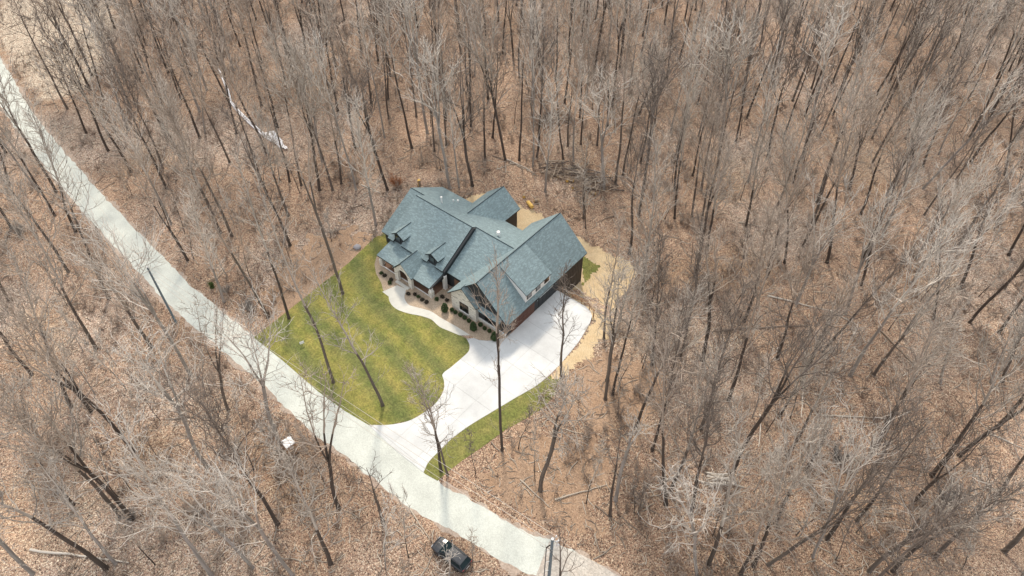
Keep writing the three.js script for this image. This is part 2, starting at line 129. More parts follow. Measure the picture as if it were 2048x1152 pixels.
// ------------------------------------------------------------------ the ground sheet, out to the horizon
{
  const axis = (lo, hi, step, far) => { const a = []; for (let v = lo; v <= hi + 1e-6; v += step) a.push(v); const out = []; for (let k = 1, d = step * 3; k < 14; k++, d *= 1.7) { out.push(d); } let s = lo; const L = []; for (const d of out) { s -= d; L.unshift(Math.max(s, -far)); if (s < -far) break; } s = hi; const R = []; for (const d of out) { s += d; R.push(Math.min(s, far)); if (s > far) break; } return [...L, ...a, ...R]; };
  const xs = axis(-141, 141, 1.5, 2500), zs = axis(-192, -12, 1.5, 2500), pos = [], uv = [], col = [], idx = [];
  for (const z of zs) for (const x of xs) {
    const inside = Math.abs(x) < 150 && z > -200 && z < 0;
    pos.push(x, inside ? groundY(x, z) : 0, z); uv.push(x, z);
    // leaf litter, with patches of paler, redder and bare-earth ground
    const a = fbm(x / 22, z / 22, 101, 3), b = fbm(x / 5, z / 5, 103, 3), k = (0.62 + 0.72 * b) * lerp(0.8, 1.18, fbm(x / 34, z / 34, 113, 2));
    const pale = sstep(0.46, 0.7, a), soil = sstep(0.6, 0.8, fbm(x / 13, z / 13, 107, 3)) * 0.6;
    let c = [k * lerp(1, 1.15, pale) * lerp(1, 1.05, soil), k * lerp(1, 1.3, pale) * lerp(1, 1.02, soil), k * lerp(1, 1.48, pale) * lerp(1, 0.92, soil)];
    if (inside && inPoly(x + 3 * (b - 0.5), z + 4 * (a - 0.5), DATA.clearTL)) c = [1.45, 1.75, 1.95];
    col.push(...c);
  }
  const W = xs.length;
  for (let j = 0; j + 1 < zs.length; j++) for (let i = 0; i + 1 < W; i++) { const a = j * W + i; idx.push(a, a + W, a + 1, a + 1, a + W, a + W + 1); }
  const g = new THREE.BufferGeometry();
  g.setAttribute('position', new THREE.Float32BufferAttribute(pos, 3)); g.setAttribute('uv', new THREE.Float32BufferAttribute(uv, 2)); g.setAttribute('color', new THREE.Float32BufferAttribute(col, 3)); g.setIndex(idx); g.computeVertexNormals();
  struct('forest_floor', g, litterMat);
}
// a flat sheet over an outline given in world x, z; optional skirt so that its edge has thickness
function slab(P, y, depth) {
  const s = new THREE.Shape(P.map(([x, z]) => new THREE.Vector2(x, -z)));
  const g = depth ? new THREE.ExtrudeGeometry(s, { depth, bevelEnabled: false }) : new THREE.ShapeGeometry(s);
  g.rotateX(-Math.PI / 2); g.translate(0, y - (depth || 0), 0); return g;
}
// a sheet draped over the terrain: all cells of a fine grid whose middle lies in the outline (edge broken up by noise)
function drape(P, lift, step = 0.45, rough = 0.8, seed = 3, clear = 0) {
  const X = P.map((p) => p[0]), Z = P.map((p) => p[1]), x0 = Math.min(...X) - 1, x1 = Math.max(...X) + 1, z0 = Math.min(...Z) - 1, z1 = Math.max(...Z) + 1, nx = Math.ceil((x1 - x0) / step), nz = Math.ceil((z1 - z0) / step), pos = [], uv = [], idx = [], id = new Map();
  const vert = (i, j) => { const k = i * 10000 + j; if (!id.has(k)) { const x = x0 + i * step + (hash(i, j, seed) - 0.5) * step * 0.7, z = z0 + j * step + (hash(i, j, seed + 1) - 0.5) * step * 0.7; id.set(k, pos.length / 3); pos.push(x, groundY(x, z) + lift, z); uv.push(x, z); } return id.get(k); };
  for (let j = 0; j < nz; j++) for (let i = 0; i < nx; i++) {
    const x = x0 + (i + 0.5) * step, z = z0 + (j + 0.5) * step;
    if (clear && segDist(x, z, roadMid) < clear) continue;
    if (!inPoly(x + rough * 2 * (vnoise(x / 1.1, z / 1.1, seed + 5) - 0.5), z + rough * 2 * (vnoise(x / 1.1, z / 1.1, seed + 6) - 0.5), P)) continue;
    const a = vert(i, j), b = vert(i + 1, j), c = vert(i, j + 1), d = vert(i + 1, j + 1); idx.push(a, c, b, b, c, d);
  }
  const g = new THREE.BufferGeometry(); g.setAttribute('position', new THREE.Float32BufferAttribute(pos, 3)); g.setAttribute('uv', new THREE.Float32BufferAttribute(uv, 2)); g.setIndex(idx); g.computeVertexNormals(); return g;
}
const W = (L) => L.map(([p, q]) => pq2w(p, q));
const circle = (x, z, r, n = 26) => Array.from({ length: n }, (_, i) => { const a = i / n * 6.2832, k = r * (0.75 + 0.5 * hash(i, Math.round(x * 3), 7)); return [x + Math.cos(a) * k, z + Math.sin(a) * k]; });

// ------------------------------------------------------------------ road with its gravel shoulder
function resample(P, step) { const out = []; for (let i = 0; i + 1 < P.length; i++) { const [ax, az] = P[i], [bx_, bz] = P[i + 1], n = Math.max(1, Math.round(Math.hypot(bx_ - ax, bz - az) / step)); for (let k = 0; k < n; k++) out.push([lerp(ax, bx_, k / n), lerp(az, bz, k / n)]); } out.push(P[P.length - 1]); return out; }
function smooth(P, n = 8) { const c = new THREE.CatmullRomCurve3(P.map(([x, z]) => V(x, 0, z)), false, 'centripetal'); return c.getPoints(P.length * n).map((v) => [v.x, v.z]); }
const roadLine = (() => { // centre line, evened out
  let P = resample(smooth(roadMid), 1); for (let k = 0; k < 30; k++) P = P.map((v, i) => i === 0 || i === P.length - 1 ? v : [(P[i - 1][0] + 2 * v[0] + P[i + 1][0]) / 4, (P[i - 1][1] + 2 * v[1] + P[i + 1][1]) / 4]); return resample(P, 0.5);
})();
function roadOutline(half, jitter, seed, from = 0, to = roadLine.length) {
  const off = (s) => roadLine.slice(from, to).map(([x, z], i0, A) => { const i = i0 + from, a = roadLine[Math.max(0, i - 3)], b = roadLine[Math.min(roadLine.length - 1, i + 3)], dx = b[0] - a[0], dz = b[1] - a[1], l = Math.hypot(dx, dz) || 1, k = (typeof half === 'function' ? half(x) : half) + jitter * 2 * (fbm(x / 1.1 + s * 40, z / 1.1, seed, 3) - 0.5); return [x - s * dz / l * k, z + s * dx / l * k]; });
  return [...off(-1), ...off(1).reverse()];
}
struct('road_shoulder', slab(roadOutline(2.4, 1.0, 201), 0.006), shoulderMat);
struct('road', slab(roadOutline(2.08, 0.32, 211), 0.012), roadMat);
{ // the road widens to meet the lawn edge and the driveway
  const a = roadLine.findIndex((v) => v[0] > -38), b = roadLine.findIndex((v) => v[0] > -8.5), full = roadOutline((x) => 2.0 + 0.95 * sstep(-38, -34, x) * sstep(-8.6, -11.5, x), 0.12, 231, a, b), n = b - a;
  struct('road_edge', slab([...full.slice(0, n), ...roadLine.slice(a, b).reverse()], 0.0095), roadMat);
}
{ // older, browner surfacing where the road passes the near utility pole
  const from = roadLine.findIndex((v) => v[0] > 3.3);
  struct('road_old_surface', slab(roadOutline(2.12, 0.25, 221, from), 0.018), texmat(shoulderTex, 0.02, { color: RGB(1.2, 1.38, 1.5) }));
}
// ------------------------------------------------------------------ bare earth, straw, lawn, bed
struct('bare_earth', drape(circle(-27.5, -76, 9.5), 0.02, 0.5, 2.2, 311, 4), soilMat);
struct('bare_earth', drape(circle(4.5, -41.5, 6.8), 0.02, 0.5, 2.2, 321, 4), soilMat);
struct('bare_earth', drape(circle(14, -54, 6), 0.02, 0.5, 2.2, 331, 4), soilMat);
struct('bare_earth', drape(circle(-29.5, -71, 5), 0.024, 0.5, 1.5, 341, 4), soilMat);
struct('straw_ground', drape([...DATA.strawRear, ...DATA.straw, ...W([[8.6, -2], [8.7, 3], [8, 9], [7, 11.4], [5, 12], [0.1, 12], [-4, 17], [-10, 18], [-14, 16]])], 0.03, 0.4, 0.5, 351), strawMat);
struct('grass_patch', drape(DATA.grassP, 0.05, 0.35, 0.25, 361), texmat(lawnTex, 0.05));
function withColors(g, f) { const p = g.attributes.position, c = []; for (let i = 0; i < p.count; i++) c.push(...f(p.getX(i), p.getZ(i))); g.setAttribute('color', new THREE.Float32BufferAttribute(c, 3)); return g; }
function clipCell(P, a0, a1, b0, b1) { // Sutherland-Hodgman against a rectangle, in p, q
  const cut = (L, f) => { const o = []; for (let i = 0; i < L.length; i++) { const A = L[i], B = L[(i + 1) % L.length], fa = f(A), fb = f(B); if (fa >= 0) o.push(A); if ((fa >= 0) !== (fb >= 0)) { const t = fa / (fa - fb); o.push([lerp(A[0], B[0], t), lerp(A[1], B[1], t)]); } } return o; };
  let L = P; for (const f of [(v) => v[0] - a0, (v) => a1 - v[0], (v) => v[1] - b0, (v) => b1 - v[1]]) { if (L.length < 3) return []; L = cut(L, f); } return L;
}
const area = (P) => { let s = 0; for (let i = 0, j = P.length - 1; i < P.length; j = i++) s += P[j][0] * P[i][1] - P[i][0] * P[j][1]; return Math.abs(s) / 2; };
const lawnOutline = [...W([[-28.6, 5.4], [-29.2, 2.5], [-28.6, -1], [-28, -4], [-27.7, -10], [-27.3, -16], [-26.95, -22.25]]), ...DATA.roadR.filter((p) => p[0] > -35.2 && p[0] < -18.3), ...DATA.lawnedge, ...DATA.walkOut, ...DATA.bedOut, ...W([[-25.2, 1.6], [-26, 5.4]])];
{
  // cut into narrow strips across the mowing direction; the strips of one pass share a tone
  const A = 1.35, ca = Math.cos(A), sa = Math.sin(A), rot = lawnOutline.map((v) => { const [p, q] = w2pq(...v); return [p * ca + q * sa, -p * sa + q * ca]; }), lo = Math.min(...rot.map((v) => v[0])), hi = Math.max(...rot.map((v) => v[0])), step = 0.4, geos = [];
  for (let a = lo; a < hi; a += step) for (let b = -60; b < 60; b += 1.3) {
    const c = clipCell(rot, a, a + step, b, b + 1.3); if (c.length < 3 || area(c) < 0.01) continue;
    const s = Math.sin((a + 3.2 * (fbm(a / 9, b / 9, 405, 2) - 0.5)) * 2 * Math.PI / 4.6), k = (1 + 0.18 * s) * (0.93 + 0.14 * hash(Math.round(a * 10), Math.round(b * 10), 5));
    geos.push(withColors(slab(c.map(([x, y]) => pq2w(x * ca - y * sa, x * sa + y * ca)), 0.026), () => [k * (1 + 0.08 * s), k, k * (1 - 0.1 * s)]));
  }
  struct('lawn', mergeGeometries(geos), lawnMat);
}
struct('lawn_strip', withColors(slab([...DATA.strip, ...DATA.driveRight.slice(3)], 0.022), () => [1, 1, 1]), lawnMat);
const bedOutline = [...DATA.walkIn, ...DATA.bedOut, ...W([[-25, 1.6], [-9.7, 1.6], [-1, 1], [-0.02, 0.2], [0, 0], [-0.9, -1.35], [-1.6, -2.05], [-2.6, -2.7], [-3.3, -2.9]])];
struct('planting_bed', slab(bedOutline, 0.034), bedMat);

// ------------------------------------------------------------------ driveway of concrete slabs with sawn joints
{
  const roadSide = DATA.roadR.filter((p) => p[0] > -17 && p[0] < -11).reverse();
  const P = [...smooth(DATA.lawnedge.slice(0, 13), 4).map((v) => w2pq(...v)), [-3.4, -2.95], [-2.6, -2.75], [-1.6, -2.1], [-0.9, -1.4], [0.03, 0], [0.03, 11.75], [5.2, 11.75], [6.2, 11.4], [6.9, 10.8], [7.5, 9.3], [8.2, 5.8], ...smooth(DATA.driveRight.slice(1), 4).map((v) => w2pq(...v)), ...roadSide.map((v) => w2pq(...v))];
  const root = thing('driveway', 'wide white concrete driveway curving from the road to the garage', 'driveway'); root.userData.kind = 'structure';
  part('joint_bed', slab(W(P), 0.03, 0.0), mat({ color: RGB(0.45, 0.44, 0.41), roughness: 1 }), root);
  const J = 0.014, S = 3.7; let k = 0;
  for (let a = -4; a < 4; a++) for (let b = -7; b < 4; b++) {
    const c = clipCell(P, a * S + 0.03 + J, (a + 1) * S + 0.03 - J, b * S + 0.6 + J, (b + 1) * S + 0.6 - J); if (c.length < 3 || area(c) < 0.4) continue;
    const m = concreteMat.clone(); m.color.setScalar(0.96 + 0.06 * hash(a, b, 3));
    part('slab', slab(W(c), 0.05, b * S > 6 ? 0.35 : 0.16), m, root); k++;
  }
  // kerb wall where the parking apron stands above the falling ground
  part('apron_wall', slab(W([[0.03, 11.6], [5.2, 11.6], [6.1, 11.25], [6.8, 10.65], [7.4, 9.2], [7.9, 6.4], [7.7, 6.4], [7.2, 9.1], [6.6, 10.4], [6, 11], [5.1, 11.3], [0.03, 11.3]]), -0.3, 2.2), concreteMat, root);
}
{ // footpath slabs
  const root = thing('footpath', 'curved pale concrete footpath from the driveway to the porch', 'footpath'); root.userData.kind = 'structure';
  const A = smooth(DATA.walkOut, 6), B = smooth(DATA.walkIn, 6), n = 13;
  for (let k = 0; k < n; k++) {
    const a = [], i0 = Math.round(k / n * (A.length - 1)), i1 = Math.round((k + 1) / n * (A.length - 1));
    for (let i = i0; i <= i1; i++) a.push(A[i]); for (let i = i1; i >= i0; i--) a.push(B[Math.min(i, B.length - 1)]);
    const cx = a.reduce((s, v) => s + v[0], 0) / a.length, cz = a.reduce((s, v) => s + v[1], 0) / a.length;
    const m = walkMat.clone(); m.color.setScalar(0.96 + 0.08 * hash(k, 5, 5));
    part('slab', slab(a.map(([x, z]) => [cx + (x - cx) * 0.985, cz + (z - cz) * 0.985]), 0.056, 0.1), m, root);
  }
  part('slab', slab(W([[-19.6, -4.9], [-18.9, -2.6], [-17.2, -2.3], [-16.9, -3.1], [-17.3, -4.4], [-17.6, -5.0]]), 0.046, 0.1), walkMat, root);
}
// ------------------------------------------------------------------ the house
const shingleTex = tex(1024, (u, v, x, y) => { // laminated shingles, 8 m tile: courses 0.145 m, tabs of uneven width
  const rows = 56, r = Math.floor(v * rows), fy = v * rows - r, off = hash(r, 3, 17);
  const s = (u + off) * 26, c0 = Math.floor(s), w = hash(((c0 % 26) + 26) % 26, r, 19) * 0.5 + 0.25, c = s - c0 < w ? c0 : c0 + 1;
  const t = hash(((c % 26) + 26) % 26, r, 23), big = fbm(u * 8, v * 8, 29, 2, 8), g = fbm(u * 200, v * 200, 33, 1, 200);
  const k = (0.8 + 0.42 * t * t) * (0.93 + 0.14 * big) * (0.88 + 0.24 * g);
  return [0.205 * k + 0.015, 0.278 * k + 0.02, 0.295 * k + 0.022, 0.3 + 0.5 * (1 - fy) + 0.2 * t];
}, 8, true);
const shingleMat = texmat(shingleTex, 0.02, { roughness: 0.75 });
const ridgeMat = mat({ color: RGB(0.04, 0.062, 0.072), roughness: 0.85 });
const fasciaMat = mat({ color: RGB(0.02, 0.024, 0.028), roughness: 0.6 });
const sidingMat = texmat(tex(256, (u, v) => { const f = fbm(u * 60, v * 8, 141, 3, 0), k = 0.75 + 0.5 * f; return [0.036 * k, 0.041 * k, 0.046 * k, f]; }, 2, true), 0.003, { roughness: 0.7 });
const brownMat = texmat(tex(256, (u, v) => { const f = fbm(u * 60, v * 8, 151, 3, 0), k = 0.65 + 0.7 * f; return [0.055 * k, 0.045 * k, 0.038 * k, f]; }, 2, true), 0.003, { roughness: 0.75 });
const whiteMat = mat({ color: RGB(0.82, 0.82, 0.8), roughness: 0.7 });
const stoneMat = texmat(tex(1024, (u, v) => { // pale limestone laid in uneven courses
  const rows = 22, vv = v * rows, r = Math.floor(vv), fy = vv - r, s = u * 9 + hash(r, 1, 161) * 3, c0 = Math.floor(s), j = 0.7 * (hash(((c0 % 9) + 9) % 9, r, 163) - 0.5), c = s - c0 < 0.5 + j ? c0 : c0 + 1;
  const t = hash(((c % 9) + 9) % 9, r, 167), joint = Math.abs(s - c0 - 0.5 - j) < 0.035 || fy < 0.08, f = fbm(u * 80, v * 80, 171, 3, 80);
  const k = (0.8 + 0.26 * t) * (0.82 + 0.36 * f), d = t < 0.08 ? 0.6 : 1;
  return joint ? [0.72, 0.7, 0.65, 0.1] : [0.84 * k * d, 0.81 * k * d, 0.73 * k * d, 0.5 + 0.5 * f];
}, 3.6, true), 0.03);
const deckMat = mat({ color: RGB(0.2, 0.115, 0.075), roughness: 0.8 });
const glassMat = new THREE.MeshPhysicalMaterial({ color: RGB(0.012, 0.014, 0.016), roughness: 0.06, clearcoat: 1, clearcoatRoughness: 0.03 });
const blackMat = mat({ color: RGB(0.014, 0.015, 0.017), roughness: 0.5 });
const pvcMat = mat({ color: RGB(0.82, 0.82, 0.8), roughness: 0.5 });
const garageDoorMat = texmat(tex(256, (u, v) => { const f = fbm(u * 6, v * 70, 181, 3, 0), k = 0.6 + 0.8 * f; return [0.115 * k, 0.047 * k, 0.03 * k, f]; }, 1.5, true), 0.003, { roughness: 0.55 });

const house = thing('house', 'modern farmhouse with blue-grey shingle roofs, dark siding and pale stone', 'house', null, [HO[0], 0, HO[1]], -HA);
const L3 = (p, q, h) => V(p, h, -q);
function polySolid(P, down, uvOnly) { // P: corners p, q, h of a plane face; extruded straight down by `down`
  const A = P.map((v) => L3(...v)), n = V(0, 0, 0);
  for (let i = 0; i < A.length; i++) { const a = A[i], b = A[(i + 1) % A.length]; n.x += (a.y - b.y) * (a.z + b.z); n.y += (a.z - b.z) * (a.x + b.x); n.z += (a.x - b.x) * (a.y + b.y); }
  n.normalize(); if (n.y < 0) { A.reverse(); n.negate(); }
  const u = Math.abs(n.y) > 0.999 ? V(1, 0, 0) : V(0, 1, 0).cross(n).normalize(), w = n.clone().cross(u), uv = A.map((a) => [a.dot(u), a.dot(w)]);
  const tri = THREE.ShapeUtils.triangulateShape(uv.map((v) => new THREE.Vector2(...v)), []);
  const pos = [], uvs = [], put = (v, t) => { pos.push(v.x, v.y, v.z); uvs.push(...t); }, low = A.map((a) => V(a.x, a.y - down, a.z));
  for (let [i, j, k] of tri) { const c = V().crossVectors(A[j].clone().sub(A[i]), A[k].clone().sub(A[i])); if (c.dot(n) < 0) [j, k] = [k, j]; put(A[i], uv[i]); put(A[j], uv[j]); put(A[k], uv[k]); put(low[i], uv[i]); put(low[k], uv[k]); put(low[j], uv[j]); }
  for (let i = 0; i < A.length; i++) { const j = (i + 1) % A.length, t = [[0, 0], [0.3, 0], [0.3, 0.1], [0, 0.1]]; put(A[i], t[3]); put(low[i], t[0]); put(low[j], t[1]); put(A[i], t[3]); put(low[j], t[1]); put(A[j], t[2]); }
  const g = new THREE.BufferGeometry(); g.setAttribute('position', new THREE.Float32BufferAttribute(pos, 3)); g.setAttribute('uv', new THREE.Float32BufferAttribute(uvs, 2)); g.computeVertexNormals(); return g;
}
function roofPlane(P) {
  const r = part('roof_plane', polySolid(P, 0.06), shingleMat, house), c = P.reduce((s, v) => [s[0] + v[0] / P.length, s[1] + v[1] / P.length, s[2] + v[2] / P.length], [0, 0, 0]);
  const Q = P.map((v) => { const d = Math.hypot(v[0] - c[0], v[1] - c[1]), k = (d - 0.06) / d; return [c[0] + (v[0] - c[0]) * k, c[1] + (v[1] - c[1]) * k, c[2] + (v[2] - c[2]) * k - 0.066]; });
  part('fascia', polySolid(Q, 0.2), fasciaMat, r); return r;
}
function ridge(a, b) { part('ridge_cap', rod([a[0], a[2] - 0.02, -a[1]], [b[0], b[2] - 0.02, -b[1]], 0.075, 6), ridgeMat, house); }
const S = 0.59, SG = 0.9417, rearH = (q) => 7.49 - S * (q - 8.04), gL = (p) => 8.1 - SG * (-4.75 - p), gR = (p) => 8.1 - SG * (p + 4.75);
// main roof: tall middle, lower left and right parts, one common rear slope
const fH = (q) => 7.49 - S * (8.04 - q), notch = (p) => [[p + 0.8, 1.39], [p + 0.8, 2.6], [p - 0.8, 2.6], [p - 0.8, 1.39]]; // the eave is broken by the two dormers
roofPlane([[-24.42, 8.04], [-13.11, 8.04], [-13.11, 1.39], ...notch(-15.4), ...notch(-22.45), [-24.42, 1.39]].map(([p, q]) => [p, q, fH(q)]));
roofPlane([[-27.36, 9.67, 6.53], [-24.3, 9.67, 6.53], [-24.3, 2.6, 2.36], [-27.36, 2.6, 2.36]]);
roofPlane([[-13.2, 8.72, 7.09], [-5.83, 8.72, 7.09], [-10.03, 1.99, 3.12], [-13.2, 1.99, 3.12]]);
roofPlane([[-27.36, 9.67, 6.53], [-24.42, 9.67, 6.53], [-24.42, 8.04, 7.49], [-13.11, 8.04, 7.49], [-13.11, 8.72, 7.089], [-5.81, 8.72, 7.089], [-10.0, 15.43, 3.13], [-10.1, 16.5, 2.5], [-27.36, 16.5, 2.5]].map(([p, q]) => [p, q, rearH(q)]));
ridge([-27.3, 9.67, 6.53], [-24.42, 9.67, 6.53]); ridge([-24.42, 8.04, 7.5], [-13.1, 8.04, 7.5]); ridge([-13.05, 8.72, 7.1], [-5.83, 8.72, 7.1]);
// garage wing with its stone-faced front gable on the same left slope
roofPlane([[-4.75, 18.21], [-4.75, -0.4], [-7.15, -0.4], [-7.15, -0.96], [-10.03, -0.96], [-10.03, 1.99], [-5.82, 8.72], [-10.03, 15.43], [-10.03, 18.21]].map(([p, q]) => [p, q, gL(p)]));
roofPlane([[-4.75, -0.4], [-4.75, 18.21], [0.5, 18.21], [0.5, -0.4]].map(([p, q]) => [p, q, gR(p)]));
roofPlane([[-7.15, -0.96, 5.84], [-7.15, 0.05, 5.84], [-4.55, 0.05, 3.39], [-4.55, -0.96, 3.39]]);
ridge([-4.75, -0.4, 8.11], [-4.75, 18.2, 8.11]); ridge([-7.15, -0.95, 5.85], [-7.15, -0.02, 5.85]);
roofPlane([[-4.5, 0.05, 3.42], [-0.6, 0.05, 3.42], [-0.6, -0.72, 3.02], [-4.5, -0.72, 3.02]]);
// rear wing
roofPlane([[-17.41, 11.64, 5.37], [-17.41, 20.32, 5.37], [-13.99, 20.32, 2.54], [-13.99, 16.43, 2.54]]);
roofPlane([[-17.41, 11.64, 5.37], [-17.41, 20.32, 5.37], [-20.83, 20.32, 2.54], [-20.83, 16.43, 2.54]]);
ridge([-17.41, 11.7, 5.38], [-17.41, 20.3, 5.38]);
// porch roof and entry gable
const pH = (q) => 2.33 + 0.25 * (q + 1.51);
roofPlane([[-24.0, -1.51], [-13.09, -1.51], [-13.09, 2.0], [-24.0, 2.0]].map(([p, q]) => [p, q, pH(q)]));
const EP = -18.25, EH = 4.45, EQ = -1.95, EW = 1.95, ES = 1.05;
for (const s of [-1, 1]) roofPlane([[EP, EQ, EH], [EP, 1.6, EH], [EP + s * EW, 1.6, EH - ES * EW], [EP + s * EW, EQ, EH - ES * EW]]);
ridge([EP, EQ, EH + 0.01], [EP, 1.6, EH + 0.01]);
// two gabled dormers on the front slope
for (const p of [-22.45, -15.4]) {
  const b = 4.66, f = 1.62, e = 1.32, s = 0.65, k = 5.5;
  for (const d of [-1, 1]) roofPlane([[p, f, k], [p, b, k], [p + d * e, 3.2, k - s * e], [p + d * e, f, k - s * e]]);
  ridge([p, f, k + 0.01], [p, b, k + 0.01]);
  const w = part('dormer_wall', prism([[p - 0.78, 2.6], [p + 0.78, 2.6], [p + 0.78, k - s * 0.78 - 0.28], [p, k - 0.3], [p - 0.78, k - s * 0.78 - 0.28]], 1.8, 4.0), sidingMat, house);
  const win = part('window', bx(0.95, 1.0, 0.08, p, 4.2, -1.78), blackMat, w); part('pane', bx(0.8, 0.85, 0.03, p, 4.2, -1.73), glassMat, win);
}
// shed dormer over the garage doors: white front with three windows
roofPlane([[-4.55, 4.13, 7.96], [-4.55, 9.85, 7.96], [0.22, 9.85, 5.2], [0.22, 4.13, 5.2]]);
{
  const P = [[-4.3, 7.45], [0, 3.3], [0, 5.1], [-4.4, 7.7]]; // p, h; stands from q 4.2 to 9.75
  const g = extrudeQ(P, 4.2, 9.75); const w = part('dormer_wall', g, whiteMat, house);
  for (const q of [5.0, 6.95, 8.9]) { const f = part('window', bx(0.07, 1.0, 1.0, 0.03, 4.5, -q), blackMat, w); part('pane', bx(0.03, 0.85, 0.84, 0.075, 4.5, -q), glassMat, f); }
}
function prism(P, q0, q1) { // outline in p, h, standing from q0 (front) to q1
  const s = new THREE.Shape(P.map(([p, h]) => new THREE.Vector2(p, h))), g = new THREE.ExtrudeGeometry(s, { depth: q1 - q0, bevelEnabled: false }); return g.translate(0, 0, -q1);
}
function extrudeQ(P, q0, q1) { return prism(P, q0, q1); }
function prismP(P, p0, p1) { // outline in q, h, running from p0 to p1
  const s = new THREE.Shape(P.map(([q, h]) => new THREE.Vector2(q, h))), g = new THREE.ExtrudeGeometry(s, { depth: p1 - p0, bevelEnabled: false }); g.rotateY(Math.PI / 2); return g.translate(p0, 0, 0);
}
// walls
part('rake_fascia_shade', prismP([[1.45, 2.7], [1.45, 3.5], [8.0, 7.36], [8.55, 7.12]], -13.09, -12.72), fasciaMat, house);  // dark rake fascia, widened so it also paints the shade on the lower roof
part('rake_fascia_shade', prismP([[-1.45, 2.2], [-1.45, 2.3], [1.9, 3.12], [1.9, 2.3]], -13.07, -12.85), fasciaMat, house);  // porch rake fascia, with the same shade put into a dark band
const mainWall = part('main_wall', prismP([[1.9, -0.3], [1.9, 3.45], [8.04, 7.1], [16.1, 2.4], [16.1, -3.4]], -24.1, -13.4), sidingMat, house);
part('left_wall', prismP([[3.0, -0.3], [3.0, 2.2], [9.67, 6.15], [16.1, 2.39], [16.1, -3.4]], -27.0, -24.12), sidingMat, house);
part('link_wall', prismP([[2.4, -0.3], [2.4, 2.95], [8.7, 6.7], [16.1, 2.38], [16.1, -3.4]], -13.38, -9.62), sidingMat, house);
const garageWall = part('garage_wall', prism([[-9.6, -3.4], [0, -3.4], [0, 3.2], [-4.75, 7.68], [-9.6, 3.1]], 0, 17.8), sidingMat, house);
const stoneWall = part('stone_wall', prism([[-9.63, -0.3], [-5.01, -0.3], [-5.01, 3.42], [-7.15, 5.44], [-9.63, 3.1]], -0.56, -0.01), stoneMat, house);
part('rear_wing_wall', prism([[-20.4, -3.4], [-14.4, -3.4], [-14.4, 2.5], [-17.41, 4.95], [-20.4, 2.5]], 16.2, 20.0), brownMat, house);
part('stone_skirt', bx(5.02, 1.0, 0.12, -2.5, 0.15, 0.06), stoneMat, house);
part('skirt_cap', bx(5.06, 0.09, 0.2, -2.48, 0.7, 0.07), whiteMat, house);
// board-and-batten strips on the front gable and the rear end of the garage side
const batten = (() => { const c = new Map(); return (h) => { const k = Math.round(h * 10) / 10; if (!c.has(k)) c.set(k, new THREE.BoxGeometry(0.06, k, 0.05)); return c.get(k); }; })();
for (let p = -6.6; p < -0.1; p += 0.45) { const lo = p < -5 ? Math.max(0, 5.84 - SG * Math.abs(p + 7.15) + 0.1) : 3.55, hi = Math.min(gL(p), gR(p)) - 0.42; if (hi - lo > 0.25) part('batten', batten(hi - lo), sidingMat, garageWall, [p, (lo + hi) / 2, 0.025]); }
for (let p = -4.7; p < -0.1; p += 0.45) part('batten', batten(2.1), sidingMat, garageWall, [p, 1.85, 0.025]);
part('side_boards', bx(0.03, 6.6, 5.9, 0.016, -0.1, -14.8), brownMat, garageWall);
for (let q = 12; q < 17.8; q += 0.42) part('batten', batten(6.4), brownMat, garageWall, [0.045, -0.1, -q], [0, Math.PI / 2, 0]);
part('corner_post', bx(0.16, 6.6, 0.16, 0.0, -0.1, -17.82), blackMat, garageWall);
// windows and doors
function windowFront(p0, p1, h0, h1, q, parent, mullion) {
  const f = part('window', bx(p1 - p0, h1 - h0, 0.09, (p0 + p1) / 2, (h0 + h1) / 2, -q + 0.01), blackMat, parent), n = mullion || 1, w = (p1 - p0 - 0.08) / n;
  for (let i = 0; i < n; i++) for (const [a, b] of [[h0 + 0.07, (h0 + h1) / 2 - 0.02], [(h0 + h1) / 2 + 0.02, h1 - 0.07]]) part('pane', bx(w - 0.08, b - a, 0.03, p0 + 0.04 + w * (i + 0.5), (a + b) / 2, -q + 0.06), glassMat, f);
  return f;
}
windowFront(-8.05, -6.4, 0.75, 2.35, -0.56, stoneWall, 2);
part('window_sill', bx(1.85, 0.1, 0.16, -7.22, 0.7, 0.64), whiteMat, stoneWall);
windowFront(-5.45, -4.5, 4.2, 5.5, 0, garageWall);
windowFront(-3.9, -2.6, 1.0, 2.5, 0, garageWall, 2); windowFront(-2.0, -0.7, 1.0, 2.5, 0, garageWall, 2);
function garageDoor(q0, q1, glazed) {
  const d = part('garage_door', bx(0.08, 2.5, q1 - q0, 0.02, 1.3, -(q0 + q1) / 2), glazed ? sidingMat : garageDoorMat, garageWall), n = Math.round((q1 - q0) / 0.85);
  for (let r = 0; r < 4; r++) for (let i = 0; i < n; i++) { const w = (q1 - q0 - 0.1) / n; part(glazed && r === 3 ? 'pane' : 'panel', bx(0.03, 0.5, w - 0.1, 0.076, 0.37 + r * 0.62, -(q0 + 0.05 + w * (i + 0.5))), glazed && r === 3 ? frostMat : glazed ? sidingMat : garageDoorMat, d); }
}
const frostMat = new THREE.MeshPhysicalMaterial({ color: RGB(0.45, 0.52, 0.55), roughness: 0.15, clearcoat: 1 });
garageDoor(1.0, 6.2, false); garageDoor(7.2, 10.6, true);
part('door_trim', bx(0.1, 0.2, 9.9, 0.05, 2.68, -5.8), blackMat, garageWall);
for (const q of [0.7, 6.7, 11.0]) { const l = part('wall_lamp', bx(0.14, 0.34, 0.14, 0.09, 2.1, -q), blackMat, garageWall); part('lamp_glass', bx(0.1, 0.2, 0.1, 0.13, 2.05, -q), frostMat, l); }
